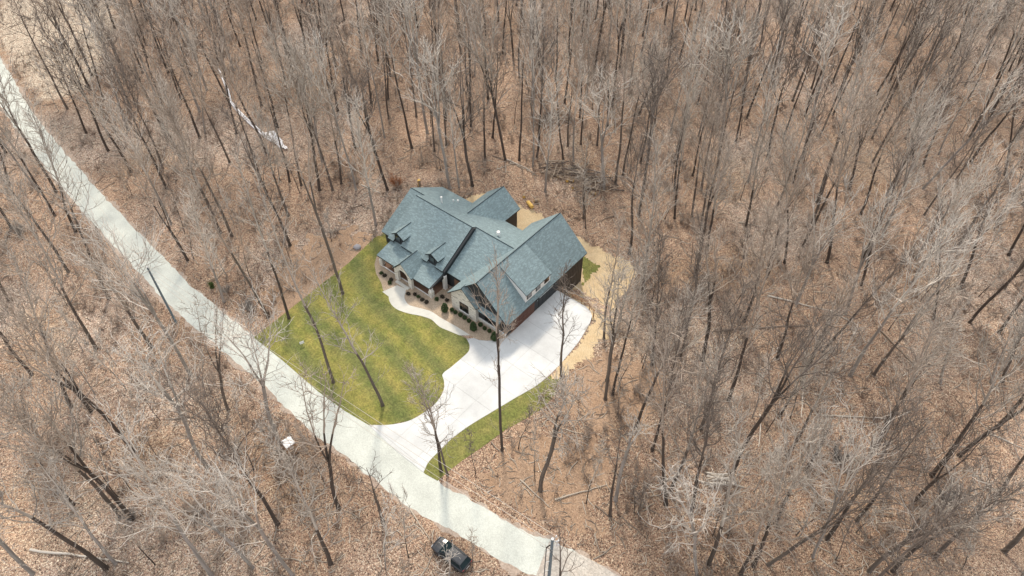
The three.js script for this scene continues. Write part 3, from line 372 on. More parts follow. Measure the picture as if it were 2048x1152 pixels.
// porch: deck, steps, pillars, stone entry arch, front door, windows
part('porch_deck', bx(10.4, 0.22, 3.0, -18.4, 0.12, -0.38), deckMat, house);
part('porch_edge', bx(10.5, 0.14, 0.12, -18.4, 0.17, 1.19), whiteMat, house);
part('porch_beam', bx(10.5, 0.26, 0.2, -18.5, 2.02, 1.1), whiteMat, house);
for (const p of [-13.35, -23.7]) { const c = part('pillar', bx(0.62, 1.2, 0.62, p, 0.6, 0.95), stoneMat, house); part('pillar_shaft', bx(0.42, 0.9, 0.42, p, 1.6, 0.95), whiteMat, c); }
{
  const o = new THREE.Shape([[-1.75, 0], [-1.75, 2.35], [0, 4.05], [1.75, 2.35], [1.75, 0], [1.05, 0], [1.05, 1.7]].map((v) => new THREE.Vector2(...v)));
  o.absarc(0, 1.7, 1.05, 0, Math.PI, false); o.lineTo(-1.05, 0); o.closePath();
  part('entry_arch', new THREE.ExtrudeGeometry(o, { depth: 0.45, bevelEnabled: false }).translate(EP, 0, 1.35), stoneMat, house);
  part('step', bx(2.6, 0.14, 0.5, EP, 0.09, 2.1), walkMat, house);
  const d = part('front_door', bx(1.15, 2.15, 0.1, EP, 1.3, -1.84), deckMat, house); part('door_handle', rod([EP + 0.42, 1.1, -1.76], [EP + 0.42, 1.45, -1.76], 0.025), blackMat, d);
}
windowFront(-22.6, -20.9, 0.7, 2.2, 1.9, mainWall, 2); windowFront(-16.2, -14.5, 0.7, 2.2, 1.9, mainWall, 2);
part('porch_post', bx(0.5, 2.9, 0.5, -12.9, 1.3, -1.5), whiteMat, house);
part('link_door', bx(1.0, 2.1, 0.08, -11.3, 1.05, -2.38), deckMat, house);
// roof vents
for (const [p, q, h, r] of [[-21.44, 10.36, 1.1, 0.11], [-21.32, 13.73, 0.4, 0.1], [-21.6, 13.0, 0.35, 0.06], [-7.0, 11.66, 0.4, 0.1]]) { const y = rearH(q), v = part('vent_pipe', rod([p, y - 0.1, -q], [p, y + h, -q], r, 10), pvcMat, house); part('vent_cap', rod([p, y + h, -q], [p, y + h + 0.1, -q], r * 1.5, 10), pvcMat, v); }
{ const p = -9.73, q = 9.96, y = rearH(q), v = part('vent_pipe', rod([p, y - 0.1, -q], [p, y + 0.6, -q], 0.14, 12), pvcMat, house); part('vent_cap', rod([p, y + 0.5, -q], [p, y + 0.85, -q], 0.32, 14, 0.24), pvcMat, v); }
// ------------------------------------------------------------------ bare trees
class Bark { // collects tapered tubes and thin twigs into one geometry
  constructor() { this.p = []; this.c = []; this.i = []; }
  tube(pts, rad, n, tone) {
    let prev = null, a = V(1, 0, 0), d = V(0, 0, 0), b = V(0, 0, 0);
    for (let k = 0; k < pts.length; k++) {
      d.copy(pts[Math.min(k + 1, pts.length - 1)]).sub(pts[Math.max(k - 1, 0)]).normalize();
      a.set(Math.abs(d.x) > 0.9 ? 0 : 1, 0, Math.abs(d.x) > 0.9 ? 1 : 0).addScaledVector(d, -(Math.abs(d.x) > 0.9 ? d.z : d.x)).normalize(); b.crossVectors(d, a);
      const at = this.p.length / 3, last = k === pts.length - 1 && rad[k] < 0.004;
      for (let j = 0; j < (last ? 1 : n); j++) { const t = j / n * 6.28318, r = rad[k], x = Math.cos(t) * r, y = Math.sin(t) * r, m = tone(); this.p.push(pts[k].x + a.x * x + b.x * y, pts[k].y + a.y * x + b.y * y, pts[k].z + a.z * x + b.z * y); this.c.push(m[0], m[1], m[2]); }
      if (prev !== null) for (let j = 0; j < n; j++) { const j2 = (j + 1) % n; if (last) this.i.push(prev + j, prev + j2, at); else this.i.push(prev + j, prev + j2, at + j, prev + j2, at + j2, at + j); }
      prev = at;
    }
  }
  geo() { const g = new THREE.BufferGeometry(); g.setAttribute('position', new THREE.Float32BufferAttribute(this.p, 3)); g.setAttribute('color', new THREE.Float32BufferAttribute(this.c, 3)); g.setIndex(this.i); g.computeVertexNormals(); return g; }
}
const UP = V(0, 1, 0);
function bend(dir, ang, r) { // dir turned by ang towards a random side
  const t = V(r() - 0.5, r() - 0.5, r() - 0.5).cross(dir); if (t.lengthSq() < 1e-4) t.set(1, 0, 0).cross(dir); t.normalize();
  return dir.clone().applyAxisAngle(t, ang);
}
// o: H height, r0 trunk radius, bole share of clear stem, limbs, spread (angle from the stem), reach (limb length), fork (stems), sub [n2, n3, n4], up (how much twigs turn upwards)
function growTree(seed, o) {
  const r = rng(seed), T = new Bark(), C = new Bark(), stems = [];
  const trunkTone = () => { const k = 0.72 + 0.56 * r(); return [k, k * (0.97 + 0.06 * r()), k]; };
  const wander = (p, dir, len, rA, rB, n, amp, pull) => { const pts = [p.clone()], rad = [rA], d = dir.clone(); const q = p.clone(); for (let k = 1; k <= n; k++) { d.x += (r() - 0.5) * amp; d.z += (r() - 0.5) * amp; d.y += pull; d.normalize(); q.addScaledVector(d, len / n); pts.push(q.clone()); rad.push(lerp(rA, rB, Math.pow(k / n, 0.9))); } return { pts, rad, dir: d.clone() }; };
  const tw = o.tw || 1, H = o.H, forkAt = o.fork ? o.forkAt || 0.35 : 1;
  const base = wander(V(0, 0.5, 0), V((r() - 0.5) * 0.05, 1, (r() - 0.5) * 0.05).normalize(), H * forkAt, o.r0, o.r0 * (o.fork ? 0.82 : 0.14), Math.max(6, Math.round(14 * forkAt)), 0.12, 0.09);
  base.pts.unshift(V(0, 0.1, 0), V(0, -0.5, 0)); base.pts.sort((a, b) => a.y - b.y); base.rad.unshift(o.r0 * 1.5, o.r0 * 1.25);
  const cut = o.fork ? base.pts.length : Math.max(4, Math.round(base.pts.length * Math.min(0.8, o.bole + 0.16)));
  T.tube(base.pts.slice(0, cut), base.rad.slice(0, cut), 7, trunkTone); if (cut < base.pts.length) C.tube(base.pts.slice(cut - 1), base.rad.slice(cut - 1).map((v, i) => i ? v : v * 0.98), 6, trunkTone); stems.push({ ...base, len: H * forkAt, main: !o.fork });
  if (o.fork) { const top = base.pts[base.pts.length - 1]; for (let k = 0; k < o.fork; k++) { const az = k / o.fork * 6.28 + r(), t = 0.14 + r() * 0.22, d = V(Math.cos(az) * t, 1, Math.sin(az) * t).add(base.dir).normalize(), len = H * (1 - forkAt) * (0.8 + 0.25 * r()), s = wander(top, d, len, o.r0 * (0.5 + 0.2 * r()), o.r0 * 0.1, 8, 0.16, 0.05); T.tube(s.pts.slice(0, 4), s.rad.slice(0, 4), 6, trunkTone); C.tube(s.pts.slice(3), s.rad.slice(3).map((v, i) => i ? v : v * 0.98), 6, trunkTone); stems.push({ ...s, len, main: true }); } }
  const tone0 = () => { const k = 0.5 + 0.95 * r(); return [k, k, k]; };
  function limb(p, d, len, rad, level) {
    const n = level === 1 ? 7 : level === 2 ? 5 : level === 3 ? 3 : 1, m = tone0(), tone = () => m;
    const s = wander(p, d, len, rad, level === 4 ? 0.001 : rad * (level === 1 ? 0.28 : 0.3), n, 0.46 + 0.12 * level, o.up * (level === 1 ? 1 : 0.8));
    C.tube(s.pts, s.rad, level === 1 ? 5 : 3, tone);
    if (level === 4) return;
    const kids = Math.max(level === 3 ? 1 : 2, Math.round(o.sub[level - 1] * (0.75 + 0.5 * r())));
    for (let k = 0; k < kids; k++) {
      const t = k === kids - 1 ? 1 : 0.22 + 0.76 * (k + r() * 0.8) / kids, f = Math.min(n - 1e-3, t * n), i = Math.floor(f), q = s.pts[i].clone().lerp(s.pts[i + 1], f - i), dd = s.pts[i + 1].clone().sub(s.pts[i]).normalize();
      const a = (k === kids - 1 ? 0.15 : 0.42 + 0.5 * r()), L = len * (level === 3 ? 0.5 + 0.45 * r() : (0.38 + 0.3 * r()) * (1.15 - 0.45 * t));
      limb(q, bend(dd, a, r), Math.max(L, 0.25), level === 1 ? Math.max(0.04 * tw, rad * 0.55) : level === 2 ? 0.027 * tw : 0.019 * tw, level + 1);
    }
  }
  for (const s of stems) {
    const n = s.main ? Math.round(o.limbs / (o.fork || 1)) : Math.round(o.limbs * 0.08);
    const y0 = s.main && !o.fork ? o.bole : s.main ? 0.12 : 0.7;
    for (let k = 0; k < n; k++) {
      const t = lerp(y0, 0.985, Math.pow((k + 0.6 * r()) / n, 0.85)), f = t * (s.pts.length - 1), i = Math.min(s.pts.length - 2, Math.floor(f)), p = s.pts[i].clone().lerp(s.pts[i + 1], f - i), sr = lerp(s.rad[i], s.rad[i + 1], f - i);
      const up = (t - y0) / (1 - y0), az = k * 2.4 + r() * 0.9, el = o.spread * (1.15 - 0.6 * up) * (0.8 + 0.4 * r()), dir = V(Math.cos(az) * Math.sin(el), Math.cos(el), Math.sin(az) * Math.sin(el));
      limb(p, dir, o.reach * (1.1 - 0.62 * up) * (0.65 + 0.6 * r()), Math.min(sr * 0.62, 0.03 + 0.05 * (1 - up) * o.r0 / 0.25), 1);
    }
  }
  for (let k = 0; k < (o.stubs || 0); k++) { const b = base, f = (0.25 + 0.7 * r()) * (b.pts.length - 1), i = Math.min(b.pts.length - 2, Math.floor(f)), az = r() * 6.28, el = 0.8 + 0.5 * r(); if (i > 1) limb(b.pts[i].clone().lerp(b.pts[i + 1], f - i), V(Math.cos(az) * Math.sin(el), Math.cos(el), Math.sin(az) * Math.sin(el)), 0.7 + 1.7 * r(), 0.026, 2); }
  return { trunk: T.geo(), crown: C.geo(), H };
}
const kinds = { t: [], f: [], w: [], s: [], d: [], o: [], T: [], W: [] };
for (let k = 0; k < 8; k++) kinds.T.push(growTree(7000 + k, { H: 22 + (k % 4) * 1.6, r0: 0.22, bole: 0.34 + 0.06 * (k % 4), limbs: 14 + (k % 3) * 2, spread: 0.58 + 0.08 * (k % 4), reach: 5.4 + 0.5 * (k % 3), sub: [4.4, 2.8, 1.1], up: 0.1 + 0.02 * (k % 3), stubs: 5, tw: 1.5 }));
for (let k = 0; k < 5; k++) kinds.W.push(growTree(8000 + k, { H: 23 + k * 0.6, r0: 0.23, bole: 0.45, limbs: 15, spread: 0.78, reach: 6, fork: 3 + (k % 2), forkAt: 0.38 + 0.04 * k, sub: [4.6, 2.9, 1.1], up: 0.11, stubs: 4, tw: 1.5 }));
for (let k = 0; k < 10; k++) kinds.t.push(growTree(1000 + k, { H: 22 + (k % 4) * 1.6, r0: 0.235, bole: 0.32 + 0.06 * (k % 4), limbs: 16 + (k % 3) * 2, spread: 0.56 + 0.08 * (k % 4), reach: 5.2 + 0.6 * (k % 3), sub: [5, 3.4, 1.6], up: 0.1 + 0.02 * (k % 3), stubs: 7 }));
for (let k = 0; k < 5; k++) kinds.f.push(growTree(2000 + k, { H: 21 + k, r0: 0.22, bole: 0.4, limbs: 15, spread: 0.68, reach: 4.4, fork: 2 + (k % 2), forkAt: 0.28 + 0.07 * k, sub: [4.6, 3.4, 1.6], up: 0.09, stubs: 5 }));
for (let k = 0; k < 5; k++) kinds.w.push(growTree(3000 + k, { H: 23 + k * 0.6, r0: 0.21, bole: 0.45, limbs: 17, spread: 0.75, reach: 5.8, fork: 3 + (k % 2), forkAt: 0.38 + 0.04 * k, sub: [5.2, 3.4, 1.6], up: 0.11, stubs: 5 }));
for (let k = 0; k < 4; k++) kinds.s.push(growTree(4000 + k, { H: 10 + k, r0: 0.07, bole: 0.3, limbs: 10, spread: 0.55, reach: 2.2, sub: [4, 3, 2], up: 0.14 }));
for (let k = 0; k < 3; k++) kinds.d.push(growTree(5000 + k, { H: 15 + k, r0: 0.21, bole: 0.55, limbs: 6, spread: 0.8, reach: 3, fork: k === 1 ? 2 : 0, forkAt: 0.6, sub: [3, 3, 2], up: 0.06 }));
for (let k = 0; k < 5; k++) kinds.o.push(growTree(6000 + k, { H: 24 + k, r0: 0.2, bole: 0.36, limbs: 14, spread: 0.6, reach: 4.2, fork: k % 2 ? 2 : 0, forkAt: 0.5, sub: [4.4, 3.2, 1.6], up: 0.1, stubs: 5 }));
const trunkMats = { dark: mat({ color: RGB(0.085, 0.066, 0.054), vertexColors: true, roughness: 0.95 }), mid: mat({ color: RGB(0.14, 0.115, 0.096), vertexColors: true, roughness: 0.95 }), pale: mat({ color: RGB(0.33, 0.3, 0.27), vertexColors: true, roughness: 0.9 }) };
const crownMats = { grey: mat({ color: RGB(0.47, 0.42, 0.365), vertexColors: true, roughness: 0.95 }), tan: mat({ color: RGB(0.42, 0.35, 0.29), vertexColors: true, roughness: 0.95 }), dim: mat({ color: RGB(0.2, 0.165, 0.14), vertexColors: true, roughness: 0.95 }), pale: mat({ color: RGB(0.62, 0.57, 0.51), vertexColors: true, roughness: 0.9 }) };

// where they stand: the ones that can be picked out, then the rest of the wood by density
const treeList = [], rT = rng(42);
for (const [x, z, s, th, lean] of DATA.trees) { const [p, q] = w2pq(x, z), yard = p > -34 && p < 14 && q > -31 && q < 14, k = s[0] === 'p' ? 't' : s[0]; treeList.push({ x, z, s: yard && 'tf'.includes(k) && th < 1.25 ? 'o' : k, pale: s.includes('p'), th, lean, traced: true }); }
const roadBand = [...DATA.roadR, ...[...DATA.roadL].reverse()];
const strawAll = [...DATA.strawRear, ...DATA.straw];
function free(x, z) { if (segDist(x, z, DATA.sheet) < 2.2) return false; const [p, q] = w2pq(x, z); if (p > -31 && p < 13 && q > -23 && q < 25) return false; if (inPoly(x, z, DATA.clearTL) || segDist(x, z, roadMid) < 5.5) return false; return true; }
const cell = new Map(), ck = (x, z) => Math.floor(x / 8) * 4096 + Math.floor(z / 8);
const addCell = (t) => { const k = ck(t.x, t.z); if (!cell.has(k)) cell.set(k, []); cell.get(k).push(t); };
treeList.forEach(addCell);
const near = (x, z, d) => { for (let i = -1; i <= 1; i++) for (let j = -1; j <= 1; j++) for (const t of cell.get(ck(x + i * 8, z + j * 8)) || []) if (Math.hypot(t.x - x, t.z - z) < d) return true; return false; };
for (let k = 0; k < 9000; k++) {
  const z = -185 + 160 * rT(), x = (rT() * 2 - 1) * (-z * 0.84 + 26), deep = sstep(88, 112, -z), d = lerp(x > 18 ? 6 : 7.4, 5.2, deep);
  const a = rT(), b = rT(), c = rT(), e = rT(); if (!free(x, z) || near(x, z, d)) continue;
  const u = x / (-z + 30);
  if (a > lerp(x > 18 ? 0.6 : 0.3, 1, deep)) continue;
  const t = { x, z, s: b < 0.62 ? 't' : b < 0.76 ? 'f' : b < 0.95 ? 'w' : 'd', pale: c < 0.24, th: 0.65 + 0.6 * e, lean: (rT() - 0.5) * 0.12 };
  treeList.push(t); addCell(t);
}
// how each reads in the photograph: seen size orders them, the larger ones become things
const proj = (x, y, z) => V(x, y, z).project(camera);
for (const t of treeList) { t.y = groundY(t.x, t.z); const s = proj(t.x, t.y, t.z); t.u = s.x; t.v = s.y; t.dist = Math.hypot(t.x, 76 - t.y, t.z); const m = proj(t.x, t.y + 14, t.z); t.seen = Math.abs(m.x) < 1.02 && m.y < 1.05 && m.y > -1.1; t.size = (t.traced ? 3 : 1) * (t.seen ? 1 : 0.01) / t.dist; }
treeList.sort((a, b) => b.size - a.size);
const single = treeList.slice(0, 300), mass = treeList.slice(300);
for (let k = 0, n = 0; k < 900 && n < 130; k++) { // thin young trees between them
  const z = -122 + 96 * rT(), x = (rT() * 2 - 1) * (-z * 0.74 + 18), th = 0.6 + 0.9 * rT(), lean = (rT() - 0.5) * 0.25; if (!free(x, z) || near(x, z, 1.2)) continue;
  const y = groundY(x, z), s = proj(x, y, z), m = proj(x, y + 5, z); if (Math.abs(s.x) > 1 || Math.abs(m.y) > 1) continue;
  single.push({ x, z, y, s: 's', pale: hash(k, 3, 9) < 0.3, th, lean, u: s.x, v: s.y }); n++;
}
function zone(t) { const [p, q] = w2pq(t.x, t.z); const side = t.z - roadZ(t.x); if (side > 0) return 'in woods across road'; if (p > -29 && p < 8 && q < 2 && q > -23) return 'around lawn and driveway'; if (t.u > 0.14) return 'in woods beyond driveway'; if (t.u < -0.27) return 'in woods beside road'; return q > 10 ? 'in woods behind house' : 'by front yard'; }
function roadZ(x) { for (let i = 0; i + 1 < roadMid.length; i++) { const [a, b] = roadMid[i], [c, d] = roadMid[i + 1]; if (x >= a && x <= c) return lerp(b, d, (x - a) / (c - a)); } return x < 0 ? -1e3 : x * 0.62 - 36; }
function labelSet(L, noun) { // zone, row counted up the picture, place counted from the left
  const by = new Map(); for (const t of L) { t.zone = zone(t); t.row = Math.floor((1 + t.v) / 0.2 + 1e-6); if (t.row < 0) t.row = 0; const k = t.zone + t.row; if (!by.has(k)) by.set(k, []); by.get(k).push(t); }
  for (const g of by.values()) { g.sort((a, b) => a.u - b.u); g.forEach((t, i) => { t.label = `${noun(t)} ${t.zone}, ${nth(i)} from left, ${nth(t.row)} row up`; }); }
}
labelSet(single, (t) => (t.s === 'd' ? (t.pale ? 'pale dead' : 'broken dead') : t.s === 's' ? 'slender young' : t.pale ? (t.s === 'w' ? 'spreading pale' : 'pale bare') : t.s === 'f' ? 'forked dark bare' : t.s === 'o' ? 'open-crowned bare' : t.s === 'w' ? 'spreading bare' : t.th > 1.15 ? 'stout bare' : 'tall bare') + ' tree');
const pick = (L, k) => L[Math.floor(k * L.length) % L.length];
function looks(t, i) { const far = -t.z > 92, g = pick(kinds[far && t.s === 't' ? 'T' : far && 'wf'.includes(t.s) ? 'W' : t.s], hash(i, 7, 3)), h1 = hash(i, 11, 5), h2 = hash(i, 13, 5); return { g, tm: t.pale ? trunkMats.pale : h1 < 0.68 ? trunkMats.dark : trunkMats.mid, cm: t.pale ? crownMats.pale : h2 < 0.34 ? crownMats.grey : h2 < 0.68 ? crownMats.tan : crownMats.dim, hs: (t.s === 'd' || t.s === 's' ? 0.55 + 0.65 * hash(i, 17, 5) : 0.78 + 0.38 * hash(i, 17, 5)), yaw: hash(i, 19, 5) * 6.283 }; }
single.forEach((t, i) => {
  const k = looks(t, i), root = thing(t.s === 'd' ? 'dead_tree' : t.s === 's' ? 'sapling' : 'bare_tree', t.label, 'tree', t.s === 'd' ? 'dead trees' : t.s === 's' ? 'young trees' : 'bare trees of the wood', [t.x, t.y, t.z]);
  root.rotation.order = 'ZYX'; root.rotation.set(0, k.yaw, -Math.atan(t.lean)); const w = Math.sqrt(t.th) * (0.7 + 0.3 * k.hs);
  root.scale.set(w, k.hs, w);
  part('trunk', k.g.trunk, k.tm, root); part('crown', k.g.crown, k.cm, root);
});
{ // the distant part of the wood, one mass
  const root = new THREE.Group(); root.name = 'far_woodland'; tag(root, 'distant mass of bare trees at the far edge of the wood', 'woodland', null, 'stuff'); scene.add(root);
  const by = new Map(); mass.forEach((t, i) => { const k = looks(t, i + 5000); const key = k.g.crown.uuid + k.tm.uuid + k.cm.uuid; if (!by.has(key)) by.set(key, { k, L: [] }); by.get(key).L.push([t, k]); });
  const q = new THREE.Quaternion(), e = new THREE.Euler(0, 0, 0, 'ZYX'), m = new THREE.Matrix4();
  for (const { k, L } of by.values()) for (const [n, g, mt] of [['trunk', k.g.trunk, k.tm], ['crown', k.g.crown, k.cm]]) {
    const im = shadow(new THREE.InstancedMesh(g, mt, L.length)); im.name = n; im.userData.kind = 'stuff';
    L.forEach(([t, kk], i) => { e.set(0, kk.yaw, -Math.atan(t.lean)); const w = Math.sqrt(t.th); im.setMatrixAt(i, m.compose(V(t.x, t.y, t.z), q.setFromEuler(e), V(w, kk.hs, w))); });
    root.add(im);
  }
  console.log('trees', single.length, mass.length, 'tris per tree', kinds.t[0].crown.index.count / 3, kinds.w[0].crown.index.count / 3);
}
// ------------------------------------------------------------------ undergrowth, litter, sticks
function placeMany(name, label, category, geo, material, n, seed, where, scaleOf, tint, flat) {
  const im = shadow(new THREE.InstancedMesh(geo, material, n)), r = rng(seed), m = new THREE.Matrix4(), q = new THREE.Quaternion(), e = new THREE.Euler(0, 0, 0, 'YXZ'); let k = 0, tries = 0;
  while (k < n && tries++ < n * 12) {
    const z = -180 + 158 * r(), x = (r() * 2 - 1) * (-z * 0.80 + 24), keep = r(); if (!where(x, z, keep)) continue;
    const s = scaleOf(r); e.set(flat ? (r() - 0.5) * flat : 0, r() * 6.283, flat ? (r() - 0.5) * flat : 0); q.setFromEuler(e);
    im.setMatrixAt(k, m.compose(V(x, groundY(x, z) + (flat ? 0.03 : 0), z), q, s)); if (tint) im.setColorAt(k, tint(r)); k++;
  }
  im.count = k; im.name = name; scene.add(im); return tag(im, label, category, null, 'stuff');
}
const yardFree = (x, z) => { const [p, q] = w2pq(x, z); if (p > -28.5 && p < 9.5 && q > -23 && q < 17) return false; if (inPoly(x, z, strawPoly) || segDist(x, z, roadMid) < 3.2 || segDist(x, z, DATA.sheet) < 1.8) return false; return true; };
const strawPoly = [...DATA.strawRear, ...DATA.straw, ...W([[8.6, -2], [8, 9], [0.1, 12], [-10, 18], [-14, 16]])];
function bushGeo(seed, stems, H, tw) {
  const b = new Bark(), r = rng(seed);
  for (let k = 0; k < stems; k++) {
    const az = r() * 6.283, t = 0.15 + 0.55 * r(), p = V((r() - 0.5) * 0.3, -0.1, (r() - 0.5) * 0.3), d = V(Math.cos(az) * t, 1, Math.sin(az) * t).normalize(), L = H * (0.5 + 0.6 * r()), m = 0.75 + 0.5 * r(), tone = () => [m, m, m], pts = [p.clone()], rad = [0.028];
    for (let i = 1; i <= 4; i++) { d.x += (r() - 0.5) * 0.35; d.z += (r() - 0.5) * 0.35; d.normalize(); pts.push(pts[i - 1].clone().addScaledVector(d, L / 4)); rad.push(lerp(0.028, 0.012, i / 4)); }
    b.tube(pts, rad, 3, tone);
    for (let j = 0; j < tw; j++) { const f = 0.25 + 0.74 * r(), i = Math.min(3, Math.floor(f * 4)), q = pts[i].clone().lerp(pts[i + 1], f * 4 - i), dd = bend(pts[i + 1].clone().sub(pts[i]).normalize(), 0.4 + 0.6 * r(), r), l = L * (0.15 + 0.25 * r()), mid = q.clone().addScaledVector(dd, l * 0.5), e = mid.clone().addScaledVector(bend(dd, 0.3, r), l * 0.5); b.tube([q, mid, e], [0.018, 0.014, 0.001], 3, tone); }
  }
  return b.geo();
}
const brushMat = mat({ color: RGB(0.4, 0.33, 0.275), vertexColors: true, roughness: 0.95 }), brushMat2 = mat({ color: RGB(0.29, 0.22, 0.175), vertexColors: true, roughness: 0.95 });
{
  const dens = (x, z, keep, s) => yardFree(x, z) && keep < 0.08 + 1.5 * sstep(0.45, 0.75, fbm(x / 9, z / 9, s, 2));
  placeMany('undergrowth', 'thin leafless undergrowth all through the woods', 'undergrowth', bushGeo(61, 7, 1.9, 6), brushMat, 2400, 71, (x, z, k) => dens(x, z, k, 601), (r) => V(1, 1, 1).multiplyScalar(0.5 + 0.9 * r()), null);
  placeMany('undergrowth', 'brown leafless scrub all through the woods', 'undergrowth', bushGeo(62, 9, 1.3, 5), brushMat2, 2000, 72, (x, z, k) => dens(x, z, k, 611), (r) => V(1, 1, 1).multiplyScalar(0.5 + 0.9 * r()), null).name = 'scrub';
  const leaf = new THREE.BufferGeometry(); leaf.setAttribute('position', new THREE.Float32BufferAttribute([-0.5, 0.02, 0, 0, 0.16, -0.32, 0.5, 0.05, 0, 0, -0.02, 0.34, 0, 0.1, 0], 3)); leaf.setIndex([0, 4, 1, 1, 4, 2, 2, 4, 3, 3, 4, 0]); leaf.computeVertexNormals();
  placeMany('fallen_leaves', 'brown fallen leaves lying over the forest floor', 'leaves', leaf, mat({ color: 0xffffff, roughness: 0.9 }), 300000, 73, (x, z, k) => yardFree(x, z) && k < 0.25 + 0.75 * sstep(170, 50, -z), (r) => V(1, 1, 1).multiplyScalar(0.07 + 0.09 * r()), (r) => { const t = leafTone[Math.floor(r() * 7)], k = 0.75 + 0.5 * r(); return RGB(t[0] * k, t[1] * k, t[2] * k); }, 1.1);
  const stick = (() => { const b = new Bark(); b.tube([V(-1, 0.02, 0), V(-0.3, 0.05, 0.08), V(0.4, 0.03, -0.05), V(1, 0.04, 0.06)], [0.05, 0.045, 0.034, 0.01], 4, () => [1, 1, 1]); return b.geo(); })();
  placeMany('fallen_sticks', 'pale fallen sticks scattered over the forest floor', 'sticks', stick, mat({ color: 0xffffff, roughness: 0.9 }), 12000, 74, (x, z) => yardFree(x, z), (r) => { const k = 0.4 + 1.9 * r() * r() * r(); return V(k, 0.8 + k * 0.4, 0.8 + k * 0.4); }, (r) => { const k = r(); return RGB(lerp(0.2, 0.6, k), lerp(0.155, 0.53, k), lerp(0.12, 0.44, k)); }, 0.16);
}
// ------------------------------------------------------------------ fallen logs, cut logs, wood pile, brush piles, bushes
const logMats = [mat({ color: RGB(0.5, 0.43, 0.35), roughness: 0.9 }), mat({ color: RGB(0.27, 0.21, 0.165), roughness: 0.95 }), mat({ color: RGB(0.66, 0.6, 0.52), roughness: 0.9 })];
function logGeo(a, b, r0, r1, seed) {
  const g = new Bark(), r = rng(seed), L = Math.hypot(b[0] - a[0], b[2] - a[2]), pts = [], rad = [], n = 8, k = L * 0.02;
  for (let i = 0; i <= n; i++) { const t = i / n, x = lerp(a[0], b[0], t) + (r() - 0.5) * k, z = lerp(a[2], b[2], t) + (r() - 0.5) * k; pts.push(V(x, groundY(x, z) + lerp(r0, r1, t) * 0.75 + 0.05, z)); rad.push(lerp(r0, r1, t) * (0.92 + 0.16 * r())); }
  g.tube([pts[0].clone(), ...pts, pts[n].clone()], [0.001, ...rad, 0.001], 7, () => [1, 1, 1]); return g;
}
{
  const L = DATA.logs.map(([a, b], i) => { const y = groundY(...a), s = proj(a[0], y, a[1]); return { a, b, x: a[0], z: a[1], u: s.x, v: s.y, i, m: [2, 0, 1, 1, 2, 0, 2, 2, 1, 0, 1, 2, 2, 0, 0, 2, 0, 0, 0, 1, 1, 0, 1, 1, 2, 2, 0, 2][i] }; });
  labelSet(L, (t) => ['long tan', 'dark brown', 'bleached white'][t.m] + ' fallen log');
  for (const t of L) {
    const len = Math.hypot(t.a[0] - t.b[0], t.a[1] - t.b[1]), r0 = Math.min(0.17, 0.06 + len * 0.009), root = thing('fallen_log', t.label, 'log', 'fallen logs', [0, 0, 0]);
    const g = logGeo([t.a[0], 0, t.a[1]], [t.b[0], 0, t.b[1]], r0, r0 * 0.45, 900 + t.i), geo = g.geo(), c = V(t.a[0], groundY(...t.a), t.a[1]); geo.translate(-c.x, -c.y, -c.z); root.position.copy(c);
    part('stem', geo, logMats[t.m], root);
    const r = rng(950 + t.i); for (let k = 0; k < (len > 4 ? 3 : 1); k++) { const f = 0.45 + 0.5 * r(), x = lerp(t.a[0], t.b[0], f) - c.x, z = lerp(t.a[1], t.b[1], f) - c.z, y = groundY(x + c.x, z + c.z) - c.y + r0; part('branch_stub', rod([x, y, z], [x + (r() - 0.5) * 1.6, y + 0.1 + 0.5 * r(), z + (r() - 0.5) * 1.6], r0 * 0.3, 5, r0 * 0.1), logMats[t.m], root); }
  }
}
